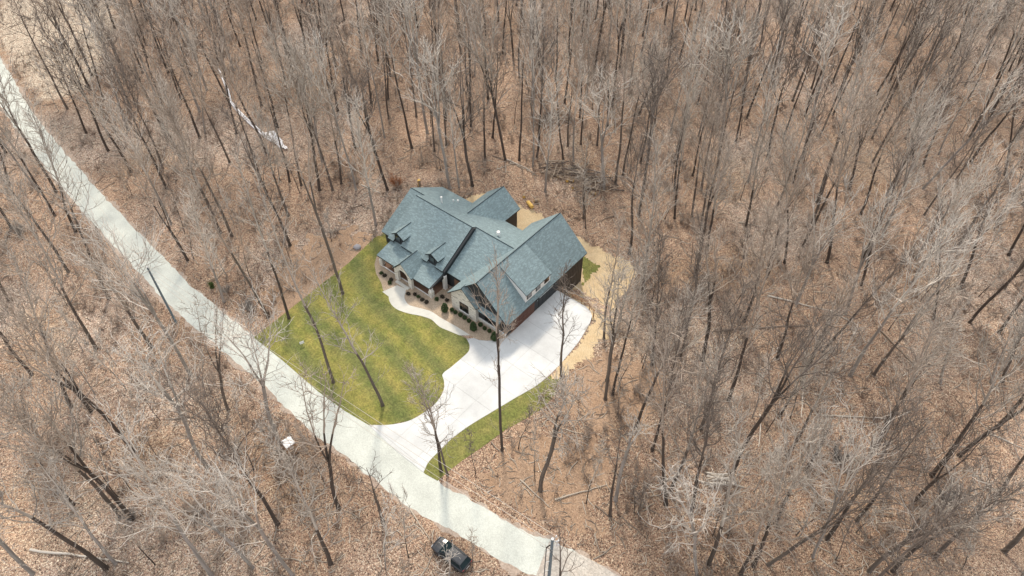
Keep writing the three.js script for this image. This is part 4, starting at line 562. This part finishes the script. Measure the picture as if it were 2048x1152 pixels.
{
  const barkM = mat({ color: RGB(0.3, 0.23, 0.17), roughness: 0.95 }), cutM = mat({ color: RGB(0.72, 0.47, 0.13), roughness: 0.8 });
  const names = ['yellow cut log nearest the brush pile behind house', 'second yellow cut log below the brush pile', 'third yellow cut log below the brush pile', 'yellow cut log apart, lower edge of brush pile', 'large yellow cut log beside rear wing of house', 'small yellow cut log above the rear wing', 'pale cut log just behind the rear wing ridge', 'yellow cut log among trees beyond the brush pile', 'upright pale cut log behind the left roof end'];
  DATA.logsyellow.forEach(([x, z], i) => { const t = thing('cut_log', names[i], 'log', 'freshly cut logs', [x, groundY(x, z), z], i * 1.3), up = i === 8, L = up ? 1.3 : i === 4 ? 1.5 : 0.7, R = i === 4 ? 0.34 : 0.28; const A = up ? [0, 0, 0] : [-L / 2, R, 0], B = up ? [0, L, 0] : [L / 2, R, 0]; part('bark', rod(A, B, R, 12), i === 4 ? cutM : barkM, t); part('cut_end', rod(B, up ? [0, L + 0.03, 0] : [L / 2 + 0.03, R, 0], R * 0.95, 12), cutM, t); part('cut_end', rod(up ? [0.24, 0.1, 0] : [-L / 2 - 0.03, R, 0], up ? [0.3, L, 0] : [-L / 2, R, 0], up ? 0.06 : R * 0.95, 12), cutM, t); });
  const [wx, wz] = DATA.woodpile, pile = thing('wood_pile', 'heap of split pale firewood lying among the trees beyond driveway', 'wood pile', null, [wx, groundY(wx, wz), wz]), r = rng(31);
  for (let k = 0; k < 26; k++) { const lay = Math.floor(k / 9), x = (r() - 0.5) * (3 - lay * 0.8), z = (r() - 0.5) * 1.5, a = (r() - 0.5) * 0.9, l = 0.7 + 0.6 * r(); part('log', rod([x - Math.cos(a) * l, 0.12 + lay * 0.2, z - Math.sin(a) * l], [x + Math.cos(a) * l, 0.12 + lay * 0.2 + (r() - 0.5) * 0.15, z + Math.sin(a) * l], 0.1, 7), logMats[k % 3 === 1 ? 0 : 2], pile); }
  const pl = ['tangled brush pile behind house, at its near end', 'tangled brush pile behind house, middle heap', 'tangled brush pile behind house, pale far heap', 'tangled brush pile beside the yellow logs', 'low brush pile beside the fallen trunks', 'dark brush pile deep in the woods behind house'];
  DATA.brushpiles.forEach(([x, z], i) => {
    const t = thing('brush_pile', pl[i], 'brush pile', 'brush piles', [x, groundY(x, z), z]), rr = rng(700 + i), grey = [mat({ color: RGB(0.14, 0.11, 0.095), roughness: 1 }), mat({ color: RGB(0.5, 0.41, 0.32), roughness: 1 })];
    for (let k = 0; k < 16; k++) { const a = rr() * 6.28, l = 1.2 + 2.4 * rr(), x0 = (rr() - 0.5) * 5.5, z0 = (rr() - 0.5) * 3.6, y = 0.15 + 0.7 * rr(); part('branch', rod([x0 - Math.cos(a) * l, 0.12 + y * 0.3 * rr(), z0 - Math.sin(a) * l * 0.6], [x0 + Math.cos(a) * l, y, z0 + Math.sin(a) * l * 0.6], 0.06 + 0.08 * rr(), 6, 0.04), grey[k % 2], t); }
    const b = new Bark(); for (let k = 0; k < 60; k++) { const a = rr() * 6.28, l = 0.6 + 1.4 * rr(), c = V((rr() - 0.5) * 6, 0.1 + 0.5 * rr(), (rr() - 0.5) * 4), m = 0.4 + 1.7 * rr(), d = V(Math.cos(a) * l, (rr() - 0.4) * 0.8, Math.sin(a) * l); b.tube([c.clone().sub(d).setY(Math.max(0.05, c.y - d.y)), c, c.clone().add(d)], [0.045, 0.038, 0.001], 4, () => [m, m, m]); }
    tag(part('twigs', b.geo(), mat({ color: RGB(0.3, 0.24, 0.19), vertexColors: true, roughness: 1 }), t), null, null, null, 'stuff');
  });
}
{ // bushes one can pick out
  const bg = bushGeo(81, 34, 2.6, 16), info = [['dense grey bare bush near the woodland log heap', 1.25, 0.24], ['dense grey bare bush before the stout leaning trunk', 1.6, 0.24], ['pale spiky bush at the foot of the twin trunks across road', 0.8, 0.36], ['green evergreen shrub among leaves beside the road', 0.5, -1], ['rusty orange bush behind the left roof end', 1.1, -2], ['low bare shrub between road and lawn corner', 0.7, 0.3], ['low bare shrub just beyond the lawn corner', 0.9, 0.3], ['grey shrub at the picture edge across road', 1.0, 0.3]];
  DATA.bushes.forEach(([x, z], i) => { const [lab, s, c] = info[i], t = thing(c === -1 ? 'evergreen_shrub' : 'bare_bush', lab, 'bush', 'bushes in the woods', [x, groundY(x, z), z], i); t.scale.setScalar(s); const m = c === -1 ? RGB(0.09, 0.13, 0.035) : c === -2 ? RGB(0.42, 0.19, 0.09) : RGB(c, c * 0.93, c * 0.86); part('branches', bg, mat({ color: m, vertexColors: true, roughness: 0.95 }), t); if (c === -1) part('foliage', leafBall(77, 700, 1.2, 1.0, 0.22, (t2) => t2), mat({ color: RGB(0.1, 0.15, 0.04), side: THREE.DoubleSide, roughness: 0.8 }), t, [0, 0.8, 0]); });
}
// clipped shrubs and small plants of the bed
function leafBall(seed, n, rx, ry, s, shape) { // small leaf faces through a rounded or conical body
  const r = rng(seed), pos = [], idx = [];
  for (let k = 0; k < n; k++) {
    const u = r() * 2 - 1, a = r() * 6.283, w = Math.sqrt(1 - u * u), f = 0.8 + 0.25 * r(), c = V(w * Math.cos(a) * rx * f, u * ry * f, w * Math.sin(a) * rx * f); const k2 = shape(u); c.x *= k2; c.z *= k2;
    const d = V(r() - 0.5, r() - 0.2, r() - 0.5).normalize(), e = V(r() - 0.5, r() - 0.5, r() - 0.5).cross(d).normalize(), at = pos.length / 3, l = s * (0.6 + 0.8 * r());
    for (const [x, y] of [[0, 0], [0.35, 0.5], [0, 1], [-0.35, 0.5]]) pos.push(c.x + e.x * x * l + d.x * y * l, c.y + e.y * x * l + d.y * y * l, c.z + e.z * x * l + d.z * y * l);
    idx.push(at, at + 1, at + 2, at, at + 2, at + 3);
  }
  const g = new THREE.BufferGeometry(); g.setAttribute('position', new THREE.Float32BufferAttribute(pos, 3)); g.setIndex(idx); g.computeVertexNormals(); return g;
}
{
  const leafM = mat({ color: RGB(0.05, 0.085, 0.026), side: THREE.DoubleSide, roughness: 0.75 }), coreM = mat({ color: RGB(0.12, 0.09, 0.06), roughness: 1 }), arbM = mat({ color: RGB(0.055, 0.095, 0.03), side: THREE.DoubleSide, roughness: 0.8 }), dryM = mat({ color: RGB(0.06, 0.05, 0.035), side: THREE.DoubleSide, roughness: 0.9 });
  const ball = leafBall(5, 900, 0.42, 0.4, 0.11, () => 1), core = new THREE.SphereGeometry(0.34, 14, 10), cone = leafBall(6, 1000, 0.42, 0.85, 0.14, (u) => 1.05 - 0.55 * u), coneCore = new THREE.ConeGeometry(0.3, 1.5, 10), tuft = leafBall(7, 160, 0.28, 0.2, 0.16, () => 1);
  [[-9.14, -1.15], [-8.43, -1.18], [-7.53, -1.11], [-6.71, -1.11], [-5.87, -1.15], [-4.13, -0.67], [-3.25, -0.78], [-2.41, -0.73]].forEach(([p, q], i) => { const [x, z] = pq2w(p, q), t = thing('clipped_shrub', `round dark green clipped shrub along the house front, ${nth(i)} from left`, 'shrub', 'clipped shrubs by the stone wall', [x, 0.03, z], i * 0.9); t.scale.setScalar(0.66 + 0.14 * hash(i, 1, 1)); part('foliage', ball, leafM, t, [0, 0.38, 0]); part('inner_foliage', core, leafM, t, [0, 0.36, 0]); });
  [[-9.85, -1.86, 'at the corner of the stone wall'], [-4.4, -1.85, 'midway along the row of round shrubs'], [-0.95, -1.35, 'nearest the driveway']].forEach(([p, q, w], i) => { const [x, z] = pq2w(p, q), t = thing('conical_evergreen', 'upright conical evergreen ' + w, 'evergreen', 'conical evergreens of the bed', [x, 0.03, z], i); part('foliage', cone, arbM, t, [0, 0.82, 0]); part('inner_foliage', coneCore, arbM, t, [0, 0.75, 0]); });
  [[-22.4, -2.43], [-21.61, -2.46], [-20.25, -2.42], [-19.95, -3.0], [-16.24, -2.85], [-15.44, -2.31], [-14.69, -2.34], [-13.82, -2.4], [-13.0, -2.31], [-12.28, -0.96], [-12.0, -0.1], [-11.03, -0.18]].forEach(([p, q], i) => { const [x, z] = pq2w(p, q); const t = thing('bed_plant', `small dark plant in the gravel bed before porch, ${nth(i)} from left`, 'plant', 'small plants of the bed', [x, 0.03, z], i); part('leaves', tuft, i % 3 ? dryM : leafM, t, [0, 0.14, 0]); part('stem', rod([0, -0.02, 0], [0, 0.2, 0], 0.03), coreM, t); });
}
// ------------------------------------------------------------------ rail above the falling ground at the end of the parking apron
{
  const t = thing('timber_rail', 'orange-brown timber guard rail along the rear edge of the driveway', 'guard rail', null, [HO[0], 0, HO[1]], -HA), m = mat({ color: RGB(0.36, 0.2, 0.1), roughness: 0.85 }), P = [[0.7, 12.05], [2.5, 12.05], [4.2, 12.0], [5.7, 11.85], [6.8, 11.35]];
  P.forEach(([p, q]) => part('post', bx(0.12, 2.2, 0.12, p, -0.25, -q), m, t));
  for (let i = 0; i + 1 < P.length; i++) for (const h of [0.35, 0.75]) part('rail', rod([P[i][0], h, -P[i][1]], [P[i + 1][0], h, -P[i + 1][1]], 0.07, 4), m, t);
}
// ------------------------------------------------------------------ utility poles and wires
const poleM = mat({ color: RGB(0.17, 0.22, 0.25), roughness: 0.85 }), steelM = mat({ color: RGB(0.55, 0.57, 0.58), roughness: 0.45, metalness: 0.4 }), porcM = mat({ color: RGB(0.82, 0.82, 0.8), roughness: 0.3 }), wireM = mat({ color: RGB(0.62, 0.57, 0.5), roughness: 0.6 });
const poleA = [3.83, -29.15], poleB = DATA.poleL, wd = V(poleA[0] - poleB[0], 0, poleA[1] - poleB[1]).normalize(), wn = V(-wd.z, 0, wd.x);
{
  const t = thing('utility_pole', 'blue-grey utility pole with white fittings at the lower road edge', 'utility pole', 'utility poles', [poleA[0], 0, poleA[1]]);
  part('pole', rod([0, -0.5, 0], [0, 11, 0], 0.19, 14, 0.14), poleM, t); part('pole_cap', rod([0, 11, 0], [0, 11.05, 0], 0.15, 12), steelM, t);
  const pin = part('top_bracket', rod([0.1, 10.7, 0], [0.35, 11.35, -0.1], 0.04), steelM, t); part('insulator', rod([0.35, 11.3, -0.1], [0.36, 11.55, -0.1], 0.09, 10, 0.05), porcM, pin);
  for (const [y, x, z] of [[10.6, 0.45, 0.1], [10.25, 0.55, -0.15], [9.7, 0.5, 0.1]]) { const a = part('bracket', rod([0, y, 0], [x, y + 0.1, z], 0.04), steelM, t); part('insulator', rod([x, y - 0.1, z], [x + 0.12, y + 0.32, z], 0.11, 10, 0.07), porcM, a); }
  const f = part('fuse_holder', rod([0.3, 10.1, 0.25], [0.55, 10.6, 0.3], 0.07, 8), porcM, t); part('fuse_tube', rod([0.4, 9.9, 0.3], [0.75, 10.3, 0.3], 0.035), porcM, f);
  const c = part('cable_conduit', rod([-0.52, 0, 0.1], [-0.52, 9.3, 0.1], 0.06, 8), mat({ color: RGB(0.2, 0.2, 0.2), roughness: 0.7 }), t);
  part('conduit_head', rod([-0.52, 9.3, 0.1], [-0.2, 9.75, 0.05], 0.06, 8), blackMat, c);
  for (const y of [9.0, 8.3, 6.1, 3.9]) part('stand_off', rod([-0.55, y - 0.25, 0.12], [-0.1, y + 0.1, 0.12], 0.035), porcM, c);
}
{
  const t = thing('utility_pole', 'slim grey-blue utility pole beside the road above the lawn', 'utility pole', 'utility poles', [poleB[0], 0, poleB[1]]);
  part('pole', rod([0, -0.5, 0], [0, 11, 0], 0.17, 12, 0.12), poleM, t); part('pole_cap', rod([0, 11, 0], [0, 11.05, 0], 0.13, 12), steelM, t);
  const pin = part('top_bracket', rod([0, 10.7, 0], [0.2, 11.3, -0.1], 0.04), steelM, t); part('insulator', rod([0.2, 11.25, -0.1], [0.2, 11.45, -0.1], 0.08, 10, 0.05), porcM, pin);
  part('neutral_bracket', rod([0, 9.6, 0], [0.25, 9.65, 0], 0.04), steelM, t); part('cable_clamp', rod([0, 8.9, 0], [0.25, 8.9, 0], 0.05), steelM, t);
}
function wire(a, b, sag, label, r = 0.022) { const pts = []; for (let i = 0; i <= 24; i++) { const t = i / 24; pts.push(V(...a).lerp(V(...b), t).add(V(0, -4 * sag * t * (1 - t), 0))); } solo('power_line', new THREE.TubeGeometry(new THREE.CatmullRomCurve3(pts), 40, r, 5), wireM, label, 'power line', 'power lines along the road'); }
for (const [h, o, n, sag] of [[11.4, 0.3, 'top', 0.9], [9.65, 0.4, 'middle', 1.2], [8.9, -0.3, 'lowest', 1.6]]) {
  const A = [poleA[0] + o, h, poleA[1] - 0.1], B = [poleB[0] + o * 0.5, h - 0.1, poleB[1] - 0.1], far = V(...A).addScaledVector(wd, 60).add(V(2, -1, 6));
  wire(A, B, sag, `${n} overhead wire crossing lawn and driveway between both poles`); wire(A, far.toArray(), 0.9, `${n} overhead wire running on past the lower pole`);
}
wire([poleB[0], 11.3, poleB[1]], [poleB[0] - 60, 11, poleB[1] - 66], 0.9, 'single overhead wire running above the road from the slim pole', 0.018);
// ------------------------------------------------------------------ portable toilet
{
  const [x, z] = DATA.toilet, t = thing('portable_toilet', 'brown portable toilet with white roof standing across the road', 'toilet', null, [x, groundY(x, z), z], 0.75), m = mat({ color: RGB(0.38, 0.24, 0.15), roughness: 0.6 }), w = mat({ color: RGB(0.85, 0.86, 0.87), roughness: 0.4 });
  part('skid', bx(1.2, 0.14, 1.24, 0, 0.07, 0), blackMat, t); part('cabin', new RoundedBoxGeometry(1.14, 2.1, 1.16, 2, 0.05).translate(0, 1.19, 0), m, t);
  const d = part('door', bx(0.72, 1.85, 0.05, 0, 1.12, 0.6), mat({ color: RGB(0.44, 0.3, 0.2), roughness: 0.55 }), t); part('door_handle', bx(0.05, 0.2, 0.05, 0.28, 1.1, 0.65), blackMat, d); part('vent_panel', bx(0.5, 0.16, 0.03, 0, 1.85, 0.635), w, d);
  for (const s of [-1, 1]) part('side_rib', bx(0.04, 1.7, 0.8, s * 0.585, 1.15, 0), m, t);
  const r = part('roof', new RoundedBoxGeometry(1.26, 0.18, 1.28, 2, 0.06).translate(0, 2.33, 0), w, t); part('roof_ridge', bx(0.05, 0.05, 1.2, 0, 2.435, 0), w, r); part('vent_pipe', rod([-0.42, 2.2, -0.42], [-0.42, 2.75, -0.42], 0.05, 8), w, r);
}
// ------------------------------------------------------------------ parked car
{
  const [x, z] = pq2w(15.2, -27.4), t = thing('parked_car', 'dark blue-black estate car parked on leaves beside the road', 'car', null, [x, groundY(x, z), z], Math.PI - HA + 0.03);
  const paint = new THREE.MeshPhysicalMaterial({ color: RGB(0.016, 0.021, 0.03), roughness: 0.4, clearcoat: 0.6, clearcoatRoughness: 0.1 }), glass = new THREE.MeshPhysicalMaterial({ color: RGB(0.015, 0.03, 0.035), roughness: 0.18, specularIntensity: 0.35 }), tyreM = mat({ color: RGB(0.02, 0.02, 0.02), roughness: 0.9 }), rimM = mat({ color: RGB(0.45, 0.46, 0.47), roughness: 0.3, metalness: 0.8 });
  // front towards +x; each ring: x, half width, sill height, shoulder height, crown
  const loft = (rings, close = true) => { const n = rings[0].length, pos = [], idx = []; for (const R of rings) for (const v of R) pos.push(...v); for (let k = 0; k + 1 < rings.length; k++) for (let j = 0; j < n; j++) { const a = k * n + j, b = k * n + (j + 1) % n; idx.push(a, b, a + n, b, b + n, a + n); } for (let j = 1; j + 1 < n; j++) { idx.push(0, j + 1, j); const o = (rings.length - 1) * n; idx.push(o, o + j, o + j + 1); } const g = new THREE.BufferGeometry(); g.setAttribute('position', new THREE.Float32BufferAttribute(pos, 3)); g.setIndex(idx); const f = g.toNonIndexed(); f.computeVertexNormals(); return mergeSmooth(f); };
  const mergeSmooth = (g) => g;
  const ring = (X, w, y0, y1, c) => [[X, y0, -w * 0.86], [X, y0 + 0.16, -w * 0.98], [X, (y0 + y1) / 2 + 0.05, -w], [X, y1 - 0.08, -w * 0.975], [X, y1, -w * 0.88], [X, y1 + c * 0.8, -w * 0.45], [X, y1 + c, 0], [X, y1 + c * 0.8, w * 0.45], [X, y1, w * 0.88], [X, y1 - 0.08, w * 0.975], [X, (y0 + y1) / 2 + 0.05, w], [X, y0 + 0.16, w * 0.98], [X, y0, w * 0.86]];
  const body = part('body', loft([[-2.32, 0.7, 0.42, 0.82, 0.02], [-2.26, 0.82, 0.32, 0.95, 0.03], [-2.0, 0.9, 0.26, 1.0, 0.03], [-1.2, 0.93, 0.24, 1.0, 0.03], [0, 0.94, 0.24, 0.98, 0.03], [1.0, 0.93, 0.24, 0.97, 0.05], [1.6, 0.91, 0.25, 0.9, 0.06], [2.05, 0.86, 0.28, 0.82, 0.05], [2.28, 0.74, 0.34, 0.72, 0.03], [2.36, 0.58, 0.42, 0.62, 0.01]].map((r) => ring(...r))), paint, t);
  const cab = (X, wb, wt, y0, y1) => [[X, y0, -wb], [X, y0 + (y1 - y0) * 0.85, -wt], [X, y1, -wt * 0.86], [X, y1 + 0.02, 0], [X, y1, wt * 0.86], [X, y0 + (y1 - y0) * 0.85, wt], [X, y0, wb]];
  part('cabin_glass', loft([cab(-2.18, 0.76, 0.72, 0.96, 1.02), cab(-1.75, 0.82, 0.66, 0.97, 1.5), cab(-0.6, 0.84, 0.68, 0.97, 1.57), cab(0.25, 0.84, 0.67, 0.97, 1.52), cab(1.15, 0.8, 0.74, 0.98, 1.04)]), glass, t);
  const roof = part('roof', loft([[-1.78, 0.64, 1.47, 1.535, 0.01], [-1.2, 0.66, 1.5, 1.575, 0.015], [-0.5, 0.67, 1.52, 1.595, 0.015], [0.2, 0.65, 1.48, 1.555, 0.012]].map(([X, w, a, b, c]) => [[X, a, -w], [X, b - 0.02, -w * 0.97], [X, b, -w * 0.85], [X, b + c, 0], [X, b, w * 0.85], [X, b - 0.02, w * 0.97], [X, a, w]])), paint, t);
  for (const s of [-1, 1]) {
    part('roof_rail', rod([-1.6, 1.63, s * 0.56], [0.1, 1.63, s * 0.56], 0.02), blackMat, roof);
    part('pillar', rod([1.1, 1.0, s * 0.78], [0.2, 1.55, s * 0.63], 0.045, 5), paint, t); part('pillar', rod([-0.45, 0.98, s * 0.845], [-0.5, 1.5, s * 0.7], 0.05, 5), paint, t); part('pillar', rod([-2.15, 1.0, s * 0.76], [-1.72, 1.52, s * 0.64], 0.06, 5), paint, t);
    const mir = part('mirror', new RoundedBoxGeometry(0.14, 0.13, 0.22, 2, 0.04).translate(0.85, 1.05, s * 1.02), paint, t); part('mirror_glass', bx(0.01, 0.09, 0.17, 0.776, 1.05, s * 1.02), glass, mir);
    part('headlight', new RoundedBoxGeometry(0.24, 0.13, 0.34, 2, 0.04).translate(2.2, 0.68, s * 0.56), new THREE.MeshPhysicalMaterial({ color: RGB(0.5, 0.52, 0.54), roughness: 0.1, clearcoat: 1 }), t);
    part('taillight', new RoundedBoxGeometry(0.1, 0.22, 0.26, 2, 0.03).translate(-2.24, 0.85, s * 0.62), mat({ color: RGB(0.3, 0.015, 0.012), roughness: 0.25 }), t);
    for (const X of [-1.4, 1.42]) { const w = part('wheel', new THREE.TorusGeometry(0.26, 0.1, 10, 22).translate(X, 0.35, s * 0.84), tyreM, t); part('rim', rod([X, 0.35, s * 0.78], [X, 0.35, s * 0.9], 0.2, 12), rimM, w); }
  }
  part('windscreen', bx(1.06, 0.012, 1.26, 0, 0, 0).rotateZ(-0.545).translate(0.71, 1.3, 0), glass, t);
  part('number_plate', bx(0.02, 0.12, 0.5, -2.33, 0.68, 0), porcM, t);
}
// ------------------------------------------------------------------ small bright things
{
  const w = mat({ color: RGB(0.9, 0.9, 0.92), roughness: 0.5, side: THREE.DoubleSide });
  const S0 = DATA.sheet.slice(0, 7).map(([x, z]) => V(x, groundY(x, z) + 0.12, z)); const t = thing('white_patch_strips', 'crumpled white patch and long white strips lying in the woods', 'white_patch', null, [0, 0, 0]);  // plain white tubes and one crumpled white surface
  for (const o of [-0.35, 0.3]) part('strip', new THREE.TubeGeometry(new THREE.CatmullRomCurve3(S0.map((v, i) => V(v.x + o * (0.4 + 0.2 * i), v.y, v.z + o * 0.4))), 40, 0.17, 5), w, t);
  const P = DATA.sheetw, g = new THREE.PlaneGeometry(1, 1, 22, 22), a = g.attributes.position; for (let i = 0; i < a.count; i++) { const u = a.getX(i) + 0.5, v = a.getY(i) + 0.5, x = lerp(lerp(P[0][0], P[1][0], u), lerp(P[3][0], P[2][0], u), v) + 0.5 * (vnoise(u * 9, v * 9, 3) - 0.5), z = lerp(lerp(P[0][1], P[1][1], u), lerp(P[3][1], P[2][1], u), v) + 0.5 * (vnoise(u * 9, v * 9, 4) - 0.5); a.setXYZ(i, x, groundY(x, z) + 0.1 + 0.4 * vnoise(u * 6, v * 6, 5), z); } g.computeVertexNormals(); part('sheet', g, w, t);
  const [sx, sz] = DATA.sign, s = thing('yard_sign', 'small white sign on the lawn near the road', 'sign', null, [sx, 0, sz], 0.5); part('board', bx(0.6, 0.4, 0.03, 0, 0.62, 0).rotateX(-0.2), w, s); for (const k of [-1, 1]) part('leg', rod([k * 0.2, 0, 0], [k * 0.2, 0.62, -0.1], 0.012), steelM, s);
  const [bx2, bz2] = DATA.boulder, b = new THREE.IcosahedronGeometry(0.5, 3), bp = b.attributes.position; for (let i = 0; i < bp.count; i++) { const k = 0.75 + 0.5 * vnoise(bp.getX(i) * 3 + 9, bp.getY(i) * 3 + bp.getZ(i) * 2, 6); bp.setXYZ(i, bp.getX(i) * k * 1.3, bp.getY(i) * k * 0.7, bp.getZ(i) * k); } b.computeVertexNormals();
  solo('boulder', b, mat({ color: RGB(0.32, 0.31, 0.33), roughness: 0.95 }), 'grey boulder at the lawn edge beside the woods', 'boulder', null, [bx2, 0.2, bz2]);
}
renderer.render(scene, camera);
